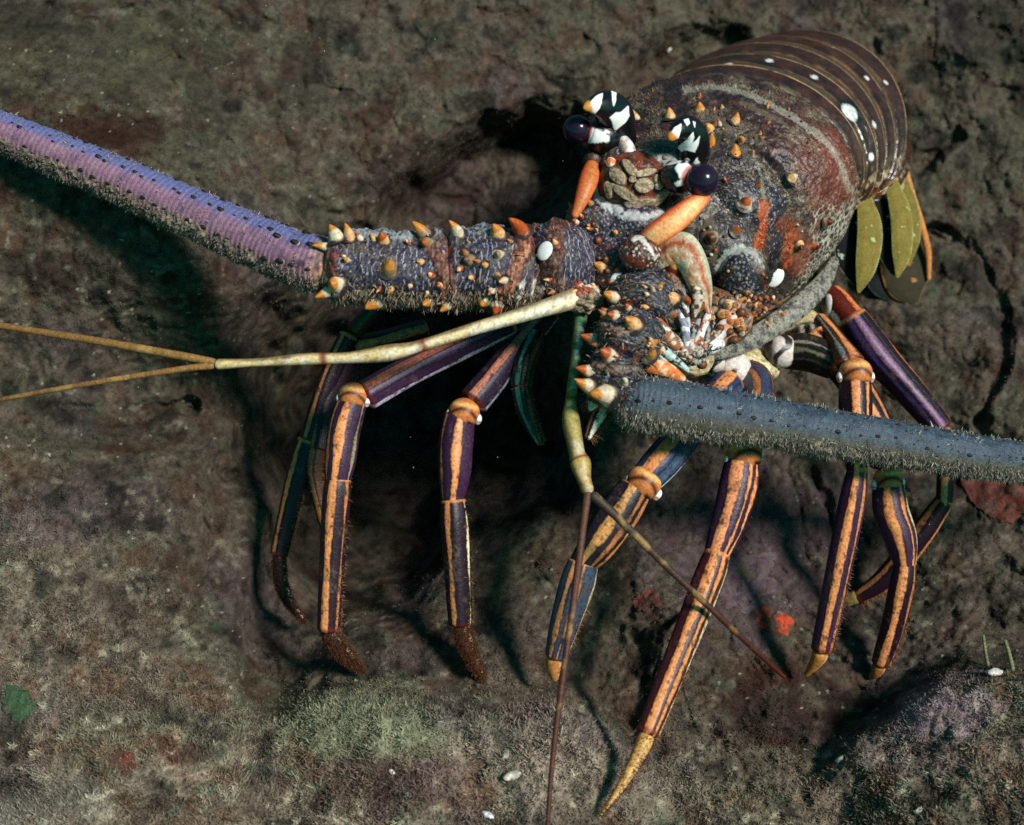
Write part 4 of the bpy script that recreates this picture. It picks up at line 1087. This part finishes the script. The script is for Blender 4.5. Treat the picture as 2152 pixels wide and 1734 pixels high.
# streaked mouth pieces
for k, (pts, rad, c, c2) in enumerate((
    ([(1345, 650, 200), (1385, 690, 210), (1428, 735, 200)], [10, 18, 8], col(150, 90, 60), col(210, 190, 180)),
    ([(1370, 705, 200), (1400, 740, 205), (1450, 782, 190)], [6, 10, 5], col(170, 190, 186), col(60, 46, 44)),
    ([(1350, 770, 210), (1395, 775, 215), (1440, 800, 200)], [14, 17, 8], col(206, 110, 54), col(224, 190, 150)),
    ([(1425, 650, 200), (1440, 690, 205), (1444, 738, 195)], [5, 9, 5], col(130, 130, 150), col(220, 220, 224)),
    ([(1492, 650, 180), (1474, 700, 195), (1452, 740, 195)], [6, 10, 5], col(214, 206, 200), col(170, 80, 50)),
    ([(1550, 650, 150), (1520, 690, 160), (1470, 745, 170)], [8, 16, 8], col(200, 190, 190), col(180, 110, 70)),
    ([(1580, 660, 135), (1540, 705, 150), (1490, 745, 150)], [8, 12, 6], col(160, 110, 80), col(90, 76, 70)),
    ([(1440, 560, 205), (1466, 620, 210), (1455, 670, 200)], [8, 12, 6], col(190, 176, 160), col(90, 50, 36)),
    ([(1428, 610, 200), (1440, 650, 205), (1448, 690, 200)], [6, 8, 4], col(190, 190, 190), col(70, 50, 50)),
    ([(1380, 740, 200), (1420, 785, 205), (1462, 815, 190)], [4, 7, 4], col(160, 176, 176), col(70, 60, 60)),
    ([(1460, 735, 190), (1492, 726, 180), (1522, 722, 150)], [9, 20, 8], col(232, 230, 230), col(190, 186, 186)))):
    ft(pts, rad, c, c2, 70, 28, 0.8, 0.2, 9)
for k in range(40):
    an = rng.uniform(20, 170); L_ = rng.uniform(30, 95); x1, y1 = 1450 + rng.normal(0, 10), 752 + rng.normal(0, 8)
    x0, y0 = x1 + L_ * math.cos(R(an)) * 1.1, y1 - L_ * math.sin(R(an)) * .9
    c, c2 = [(col(190, 180, 172), col(70, 44, 36)), (col(84, 58, 46), col(176, 160, 150)), (col(170, 100, 62), col(214, 190, 170)), (col(40, 32, 34), col(150, 150, 150))][k % 4]
    ft([(x0, y0, 178 + rng.normal(0, 10)), ((x0 + x1) / 2 + rng.normal(0, 5), (y0 + y1) / 2, 196), (x1, y1, 186)], [rng.uniform(3, 6), rng.uniform(4, 8), 2], c, c2, 40, 16, .8, .15, 6)
for k in range(46):
    x = rng.uniform(1400, 1560); y = 655 + rng.uniform(0, 130) * (1 - abs(x - 1450) / 190); zz = 175 - abs(x - 1440) * 0.25
    r = rng.uniform(5, 11)
    c = [col(214, 150, 92), col(200, 120, 60), col(190, 180, 160), col(90, 60, 44)][rng.integers(0, 4)]
    V, F, n = ell((x, y, zz + 14), (r, r * .9, r), None, 14, 18)
    C = np.tile(c, (len(V), 1)); C = mixc(C, col(120, 60, 26), sm(0.75, 0.9, n[:, 2]) * .8)
    F_.add(V, F, C * (1 + .2 * fbm(V / 4, 2, 5))[:, None])
face = F_.build('mouthparts', M_LEG, lobster); face["label"] = "folded cream, white and orange plates of the face and mouth"
face_tree = tree_of(np.concatenate(F_.V), np.concatenate(F_.F))

# ---------------------------------------------------------------- spines
def spine(c, d, L, r, basec, tipc, parent, name='spine', split=0.5):
    d = d / np.linalg.norm(d)
    n = 22; nv = 20
    u = np.linspace(0, 1, n); th = np.linspace(0, 2 * np.pi, nv, endpoint=False)
    a = np.cross(d, (0.3, 0.2, 1.0)); a /= np.linalg.norm(a); b = np.cross(d, a)
    rr = r * rng.uniform(.8, 1.12) * np.interp(u, [0, .10, .35, .62, .85, 1], [1.75, 1.12, .92, .66, .34, .05])
    hook = np.array((rng.normal(-.5, .35), rng.normal(.1, .4), .1)); hook -= d * hook.dot(d); bend = hook * 0.38 * L
    split = split + rng.uniform(-.14, .14)
    V = (c - d * 3)[None, None, :] + (u * (L + 3))[:, None, None] * d + (u ** 2)[:, None, None] * bend + rr[:, None, None] * (np.cos(th)[None, :, None] * a + np.sin(th)[None, :, None] * b)
    uu = np.repeat(u, nv)
    C = np.tile(basec, (n * nv, 1)); C = mixc(C, tipc, sm(split - .06, split + .06, uu + 0.06 * np.sin(np.tile(th, n))))
    C = mixc(C, col(52, 42, 46), sm(0.16, 0.07, uu + .05 * np.sin(3 * np.tile(th, n))))
    C = C * (1 + .3 * fbm(V.reshape(-1, 3) / 5, 2, 633))[:, None]; C = mixc(C, col(60, 30, 16), sm(.9, 1, uu) * .6)
    return piece(name, V.reshape(-1, 3), quads_grid(n, nv), C, M_LEG, parent)

trees = {}
trees['b'] = (body_tree, lobster)
trees['L'] = (tree_of(np.concatenate(pg.V), np.concatenate(pg.F)), antL)
trees['R'] = (tree_of(np.concatenate(pgR.V), np.concatenate(pgR.F)), antR)
T1, T2_, T3 = TIP, col(226, 150, 74), col(180, 84, 36)
W1 = col(212, 190, 164); W2 = col(222, 168, 116); W3 = col(150, 120, 90)
# (tree, px, py, lean dx, dy, length, radius, base, tip)
SP = [
 ('L', 706, 598, -.9, -.1, 30, 17, W1, T1), ('L', 790, 632, -.7, -.9, 34, 17, W1, T1), ('L', 900, 640, -.4, -1, 34, 16, W1, T1), ('L', 940, 648, -.4, -1, 30, 13, W1, T1),
 ('L', 675, 622, -1, -.6, 36, 13, W1, T1), ('L', 818, 562, -.1, .3, 26, 15, W3, T1), ('L', 985, 546, -.3, 0, 20, 14, W3, col(110, 80, 60)), ('L', 1018, 630, -.5, -.6, 26, 15, W1, T1),
 ('L', 896, 510, -.2, .4, 22, 12, W3, T3), ('L', 1048, 535, .2, .2, 18, 12, W1, W3), ('L', 735, 500, -.3, 1, 40, 14, W2, T1), ('L', 708, 500, -.5, .8, 36, 15, W1, T1),
 ('L', 805, 504, -.2, 1, 26, 11, W2, T3), ('L', 893, 494, -.5, 1, 44, 13, W3, T1), ('L', 962, 490, -.4, 1, 42, 12, W1, T1), ('L', 1046, 490, 0, 1, 32, 14, W2, T1), ('L', 1096, 486, -.5, 1, 60, 16, col(180, 80, 40), T3),
 ('L', 648, 500, -1, .5, 34, 9, W1, T1), ('L', 1146, 528, -.3, .2, 16, 16, WHITE, WHITE), ('L', 1060, 590, -.6, -.2, 20, 10, W1, W2), ('L', 925, 600, -.3, -.3, 14, 9, W2, T3), ('L', 1045, 640, -.3, -1, 26, 14, W1, T3),
 ('b', 1147, 385, -1, .4, 44, 12, W3, T3), ('b', 1212, 548, -.3, .1, 20, 14, W2, T1), ('b', 1297, 588, -.2, -.1, 12, 14, WHITE, WHITE), ('b', 1262, 560, -.2, .2, 20, 12, W2, T1),
 ('b', 1240, 476, -.1, .3, 12, 7, W3, T1), ('b', 1293, 488, -.1, .3, 10, 7, W2, T1), ('b', 1215, 600, -.2, -.3, 20, 15, col(190, 80, 60), W1), ('b', 1180, 590, -.6, -.2, 20, 14, col(190, 70, 50), W2),
 ('b', 1408, 245, -.1, .9, 24, 12, W2, T2_), ('b', 1470, 230, .1, .9, 22, 12, W2, T1), ('b', 1545, 255, .4, .8, 24, 12, W2, T1), ('b', 1490, 270, .2, .7, 20, 11, W2, T2_), ('b', 1492, 300, .3, .6, 28, 13, T1, T1), ('b', 1545, 320, .4, .7, 22, 12, T2_, T1),
 ('b', 1338, 250, -.2, .9, 30, 10, W1, T1), ('b', 1567, 427, .3, .3, 20, 12, W1, T3), ('b', 1548, 485, .2, .2, 16, 12, W3, T3), ('b', 1497, 500, 0, .1, 14, 16, W3, col(90, 60, 44)), ('b', 1525, 382, .3, .4, 14, 8, DRED, T3),
 ('b', 1665, 375, .6, .4, 18, 11, W2, W1), ('b', 1738, 465, .9, .1, 18, 12, W3, DRED), ('b', 1680, 515, .6, -.1, 20, 13, W2, col(70, 44, 30)), ('b', 1710, 518, .7, -.1, 20, 11, T3, DRED), ('b', 1628, 582, .1, 0, 10, 19, WHITE, WHITE),
 ('b', 1650, 500, .4, .1, 10, 8, T3, T3), ('b', 1595, 390, .5, .3, 10, 6, T3, T3), ('b', 1470, 205, .1, 1, 14, 7, T3, T3), ('b', 1530, 640, .1, -.3, 18, 12, W1, W2), ('b', 1560, 630, .2, -.3, 16, 12, W2, T2_), ('b', 1590, 640, .3, -.3, 14, 10, W2, T3), ('b', 1610, 625, .3, -.2, 14, 9, W3, T3),
 ('b', 1418, 565, 0, .2, 40, 20, col(120, 50, 30), T2_), ('b', 1376, 584, -.2, .2, 24, 13, W2, T1), ('b', 1412, 628, -.1, .2, 24, 15, W2, T1), ('b', 1470, 640, .1, 0, 20, 14, W2, T3), ('b', 1443, 632, 0, 0, 18, 11, W3, T3),
 ('R', 1292, 626, -.7, .1, 34, 14, W1, T1), ('R', 1292, 664, -.5, 0, 24, 13, W1, T3), ('R', 1332, 682, -.2, .3, 34, 15, W2, T1), ('R', 1280, 748, -.5, .2, 34, 15, W1, T3), ('R', 1236, 716, -1, -.1, 40, 13, W1, T3), ('R', 1240, 780, -1, -.1, 38, 12, W1, T3),
 ('R', 1240, 812, -1, -.2, 42, 14, W1, T1), ('R', 1275, 828, -.8, -.1, 44, 18, W1, T1), ('R', 1256, 724, -.5, 0, 18, 8, W1, T3), ('R', 1366, 745, .1, .2, 26, 13, W3, T1), ('R', 1370, 722, .1, .4, 20, 9, W2, T1), ('R', 1412, 662, .1, .3, 20, 12, W3, T3),
 ('R', 1240, 855, -.7, -.6, 20, 13, W1, W1), ('R', 1312, 800, .1, .2, 16, 9, W1, W1), ('R', 1430, 742, .1, .2, 26, 14, W2, T1),
]
rs = np.random.default_rng(21)
pal = ((W1, T1), (W2, T1), (W3, T3), (col(170, 80, 50), W2), (W1, T3))
for k_, n_, (xa, xb, ya, yb), lean in (('L', 30, (690, 1190, 500, 630), -.6), ('b', 20, (1170, 1260, 420, 620), -.4), ('b', 18, (1470, 1660, 590, 690), .2), ('b', 12, (1380, 1620, 225, 330), .3), ('R', 18, (1250, 1400, 600, 830), -.5)):
    for q in range(n_):
        bc_, t_ = pal[rs.integers(0, 5)]; y_ = rs.uniform(ya, yb)
        SP.append((k_, rs.uniform(xa, xb), y_, lean + rs.normal(0, .3), (0.5 * (ya + yb) - y_) / (yb - ya) * 1.4 + rs.normal(0, .2), rs.uniform(10, 22), rs.uniform(4, 8.5), bc_, t_))
for (k, x, y, dx, dy, L, r, bc, tc_) in SP:
    tr, par = trees[k]
    h = None
    ddx, ddy = (CX + 250 - x), (620 - y)
    for step in range(0, 60, 3):      # a spine on the rim starts where the surface begins
        h = hit(tr, x - dx * step * 1.0, y + dy * step * 1.0)
        if h is not None and k == 'b':
            hb = None
        if h is not None: break
    if h is None and k != 'b':
        h = hit(body_tree, x, y)
    if h is None: print('miss', k, x, y); continue
    c, n_ = h
    if bc is WHITE:
        n_ = n_ * .6 + np.array((0, 0, .4)); n_ /= np.linalg.norm(n_); a_ = np.cross(n_, (0.5, 0.85, 0)); a_ /= np.linalg.norm(a_)
        V, F, n = ell((CX, CY, 0), (r * 0.98, r * 1.25, r * .42), np.array([a_, np.cross(n_, a_), n_]), 30, 40)
        V = V - P(CX, CY, 0) + c + n_ * 2
        piece('spine', V, F, np.tile(WHITE * .9, (len(V), 1)), M_HORN, par); continue
    dvec = n_ * 0.5 + np.array((dx, dy, 0.5)) * 0.6 + rng.normal(0, .12, 3)
    spine(c, dvec, L * 0.85, r * 0.92, bc * 0.85, tc_ * 0.85, par)

# ---------------------------------------------------------------- swimmerets and tail fan
def blade(pts, wid, c, edgec, name, label, backc=None, thick=0.16):
    V, F, u, th = tube(pts, wid, 110, 56, flat=thick)
    e = np.abs(np.cos(np.radians(th)))
    f = fbm(V / 14, 3, 751)
    C = np.tile(c, (len(V), 1)) * (1 + .25 * f)[:, None]
    if backc is not None: C = mixc(C, backc, sm(0.1, 0.5, np.cos(np.radians(th))))
    C = mixc(C, edgec, sm(0.93 - .1 * f, 0.985, e) * 0.95); C = mixc(C, c * .45, sm(.2, 0, np.abs(e - .55 - .2 * f)) * .25)
    C *= (1 + 0.2 * fbm(V / 4, 2, 753))[:, None]
    return piece(name, V, F, C, M_FIN, lobster, label)
OL = col(122, 106, 46)
DK = col(10, 12, 12)
blade([(1812, 400, -330), (1828, 480, -320), (1820, 560, -318), (1804, 616, -325)], [12, 26, 22, 3], OL, col(186, 190, 130), 'swimmeret', "olive leaf shaped swimmeret nearest the carapace")
blade([(1868, 370, -420), (1893, 450, -415), (1895, 530, -412), (1886, 584, -418)], [12, 22, 20, 3], OL, col(186, 190, 130), 'swimmeret', "second olive swimmeret from the carapace")
blade([(1895, 370, -470), (1916, 440, -470), (1920, 500, -468), (1912, 552, -474)], [10, 15, 14, 3], OL * .9, col(170, 176, 120), 'swimmeret', "third and narrowest olive swimmeret")
blade([(1805, 400, -350), (1786, 470, -350), (1780, 540, -350), (1800, 600, -350)], [14, 26, 24, 6], DK, col(190, 200, 180), 'swimmeret', "black swimmeret edged white under the carapace rim")
blade([(1850, 380, -440), (1852, 460, -440), (1866, 530, -438), (1882, 580, -440)], [14, 20, 20, 6], DK, col(190, 200, 160), 'swimmeret', "black swimmeret between the olive ones")
blade([(1890, 460, -560), (1900, 540, -560), (1908, 600, -556), (1925, 636, -556)], [36, 52, 46, 12], col(50, 44, 28), col(176, 116, 66), 'tail_fan', "dark rounded tail fan lobe behind the swimmerets")
blade([(1830, 560, -570), (1850, 600, -566), (1890, 630, -562)], [14, 22, 8], col(16, 22, 22), col(110, 120, 100), 'tail_fan', "blackish lower tail fan lobe")
blade([(1892, 330, -480), (1912, 400, -500), (1935, 470, -520), (1950, 530, -536), (1952, 590, -545)], [10, 9, 8, 7, 4], col(190, 120, 62), col(210, 150, 90), 'tail_spine', "orange rod along the outer edge of the tail fan", thick=.8)
for k, (x, y, zz) in enumerate(((1815, 395, -320), (1850, 365, -360), (1868, 340, -400), (1890, 330, -450), (1835, 340, -300))):
    pass

# ---------------------------------------------------------------- small life on the rock
def tagt(o, label, cat, group=None, kind=None):
    o["label"] = label; o["category"] = cat
    if group: o["group"] = group
    if kind: o["kind"] = kind
    return o
def crust(name, x, y, pts, c, label, cat, hgt=10, group=None, c2=None):
    """a flattish encrusting lump that follows the rock, with an outline of its own"""
    n, m = 22, 60
    th = np.linspace(0, 2 * np.pi, m, endpoint=False)
    rad_ = np.interp(th, np.linspace(0, 2 * np.pi, len(pts) + 1), list(pts) + [pts[0]])
    q = np.stack([np.cos(th) * 2, np.sin(th) * 2, np.full(m, x * .01)], 1)
    rad_ = rad_ * (1 + 0.55 * fbm(q * 1.3, 4, 9))
    VV = []
    for i in range(n):
        t = i / (n - 1)
        for j in range(m):
            qx, qy = x + math.cos(th[j]) * rad_[j] * t, y - math.sin(th[j]) * rad_[j] * t
            h = hit(rock_tree, qx, qy)
            c0, n0 = h if h is not None else (P(qx, qy, 0), np.array((0, 0, 1)))
            VV.append(c0 + n0 * (hgt * .5 * math.sqrt(max(0, 1 - t ** 3)) + 2.0 - 9 * (t > .97)))
    V = np.array(VV); V = V + np.array((0, 0, 1)) * (3.0 * fbm(V / 9, 3, 12))[:, None]
    C = np.tile(c, (len(V), 1)) * (1 + .6 * fbm(V / 8, 3, 14))[:, None]
    C = mixc(C, col(84, 72, 62), sm(-.02, .3, fbm(V / 13, 3, 19)) * .85); C = mixc(C, c2 if c2 is not None else C, sm(-.05, .25, fbm(V / 16, 3, 15)))
    org = world_pts(V[:1])[0]
    o = mk(name, V, quads_grid(n, m), C, M_ROCK, None, origin=org)
    return tagt(o, label, cat, group)
crust('encrusting_sponge', 1640, 1312, [30, 26, 22, 12, 18, 26], col(170, 66, 40), "bright orange red sponge patch on rock behind the longest leg", "sponge", 8, "red sponge patches on the rock")
crust('encrusting_sponge', 1603, 1300, [14, 30, 26, 16, 20, 28], col(140, 54, 44), "duller red sponge patch touching the bright orange one", "sponge", 6, "red sponge patches on the rock")
crust('encrusting_sponge', 2100, 1052, [80, 50, 40, 84, 70, 34, 40, 60], col(104, 54, 46), "large dull red sponge patch at right under the antenna", "sponge", 7, "red sponge patches on the rock", c2=col(96, 60, 52))
crust('encrusting_sponge', 258, 1600, [30, 22, 26, 30, 20, 30], col(104, 52, 46), "dull red sponge patch low at left", "sponge", 6, "red sponge patches on the rock", c2=col(96, 60, 52))
crust('encrusting_sponge', 1360, 1262, [30, 22, 26, 30], col(100, 56, 52), "small pinkish red patch between the two middle legs", "sponge", 5, "red sponge patches on the rock")
crust('encrusting_sponge', 1560, 1238, [60, 90, 60, 70, 60, 50, 60], col(92, 78, 86), "broad grey violet crust behind the longest leg", "sponge", 6, c2=col(84, 66, 74))
crust('green_algae_patch', 42, 1480, [34, 30, 44, 40, 42, 30, 46, 30], col(58, 82, 60), "green algae patch at the far left edge", "algae", 9, c2=col(52, 76, 52))
crust('coralline_crust', 1960, 1500, [70, 40, 50, 60, 50, 70, 40, 60], col(140, 116, 128), "pale pink coralline crust on the near right ledge", "coralline", 5, c2=col(110, 98, 92))
def stalk(name, x, y, pts, c, label, cat, group=None, r=4):
    h = hit(rock_tree, x, y)
    if h is None: return
    c0 = h[0]; zz = c0[2]
    pp = [(x, y, zz - 4)] + [(x + a, y + b, zz + 8 + 6 * i) for i, (a, b) in enumerate(pts)]
    V, F, u, th = tube(pp, [r, r * .8, r * .7, r * .4][:len(pp)], 40, 12, disp=lambda U_, T_: .3 * np.sin(U_ * 60 + T_ * 2))
    C = np.tile(c, (len(V), 1)) * (1 + .5 * fbm(V / 5, 2, 4))[:, None]
    o = mk(name, V, F, C, M_FUZZ, None, origin=world_pts(c0[None])[0])
    return tagt(o, label, cat, group)
stalk('hydroid_stalk', 2076, 1400, [(-5, -28), (-10, -66)], col(110, 116, 84), "left of two thin pale stalks on the right ledge", "hydroid", "stalks on the right ledge")
stalk('hydroid_stalk', 2128, 1410, [(-6, -30), (-16, -66)], col(110, 116, 84), "right of two thin pale stalks on the right ledge", "hydroid", "stalks on the right ledge", 5)
stalk('algae_strand', 250, 1440, [(-20, 14), (-30, 28)], col(150, 146, 120), "short pale strand on the lower left rock", "algae")
# shell grit: chips of broken shell
def chip(x, y, r, c, label, group):
    h = hit(rock_tree, x, y)
    if h is None: return
    c0, n0 = h
    V, F, n = ell((0, 0, 0), (1, 1, 1), None, 10, 14)
    n = n.copy()
    a = rng.uniform(0, 6.28); t = np.array((math.cos(a), math.sin(a), 0.3)); b = np.cross(n0, t); b /= np.linalg.norm(b); t = np.cross(b, n0)
    k = 1 + .35 * fbm(n * 2 + x, 2, 3)
    V = c0 + n0 * 4 + (n[:, :1] * r * 1.5 * t + n[:, 1:2] * r * .8 * b + n[:, 2:] * r * .7 * n0) * k[:, None]
    C = np.tile(c, (len(V), 1)) * (1 + .4 * fbm(V / 4, 2, 4))[:, None]
    o = mk('shell_chip', V, F, C, M_SHELL, None, origin=world_pts(c0[None])[0])
    return tagt(o, label, "shell chip", group)
g = "white shell chips on the near rock"
chip(1026, 1716, 9, col(220, 226, 230), "upright white chip at the bottom edge left of the hanging antennule", g)
chip(1078, 1632, 12, col(214, 196, 182), "largest pale chip, on the near ledge below the second leg", g)
chip(1064, 1590, 10, col(190, 170, 150), "cream chip just above the largest pale chip", g)
chip(822, 1626, 6, col(214, 210, 196), "small white chip on the near ledge, below the front left leg", g)
chip(1404, 104, 6, col(190, 196, 186), "tiny pale chip on the rock left of the tail", g)
chip(2090, 1418, 13, col(200, 190, 190), "pale chip at the foot of the two stalks", g)
chip(1768, 1598, 7, col(200, 206, 190), "narrow cream chip on the right ledge slope", g)
chip(1932, 1706, 7, col(190, 186, 166), "cream chip at the bottom of the right ledge", g)
V, F, u, th = tube([(1608, 1160, reef_base(np.array([1615.]), np.array([1160.]))[0] + 30), (1616, 1160, reef_base(np.array([1615.]), np.array([1160.]))[0] + 40)], [12, 12], 8, 20)

G = Geo()
for k in range(90):
    V, F, n = ell((rng.uniform(-100, 2250), rng.uniform(-100, 1830), rng.uniform(-250, 700)), (1, 1, 1), None, 6, 8)
    c = V.mean(0); G.add(c + n * rng.uniform(0.4, 1.1), F, np.tile(col(170, 176, 160), (len(V), 1)))
fl = G.build('suspended_silt', M_FUZZ)
fl["kind"] = "stuff"; fl["label"] = "tiny pale specks of silt drifting in the water"
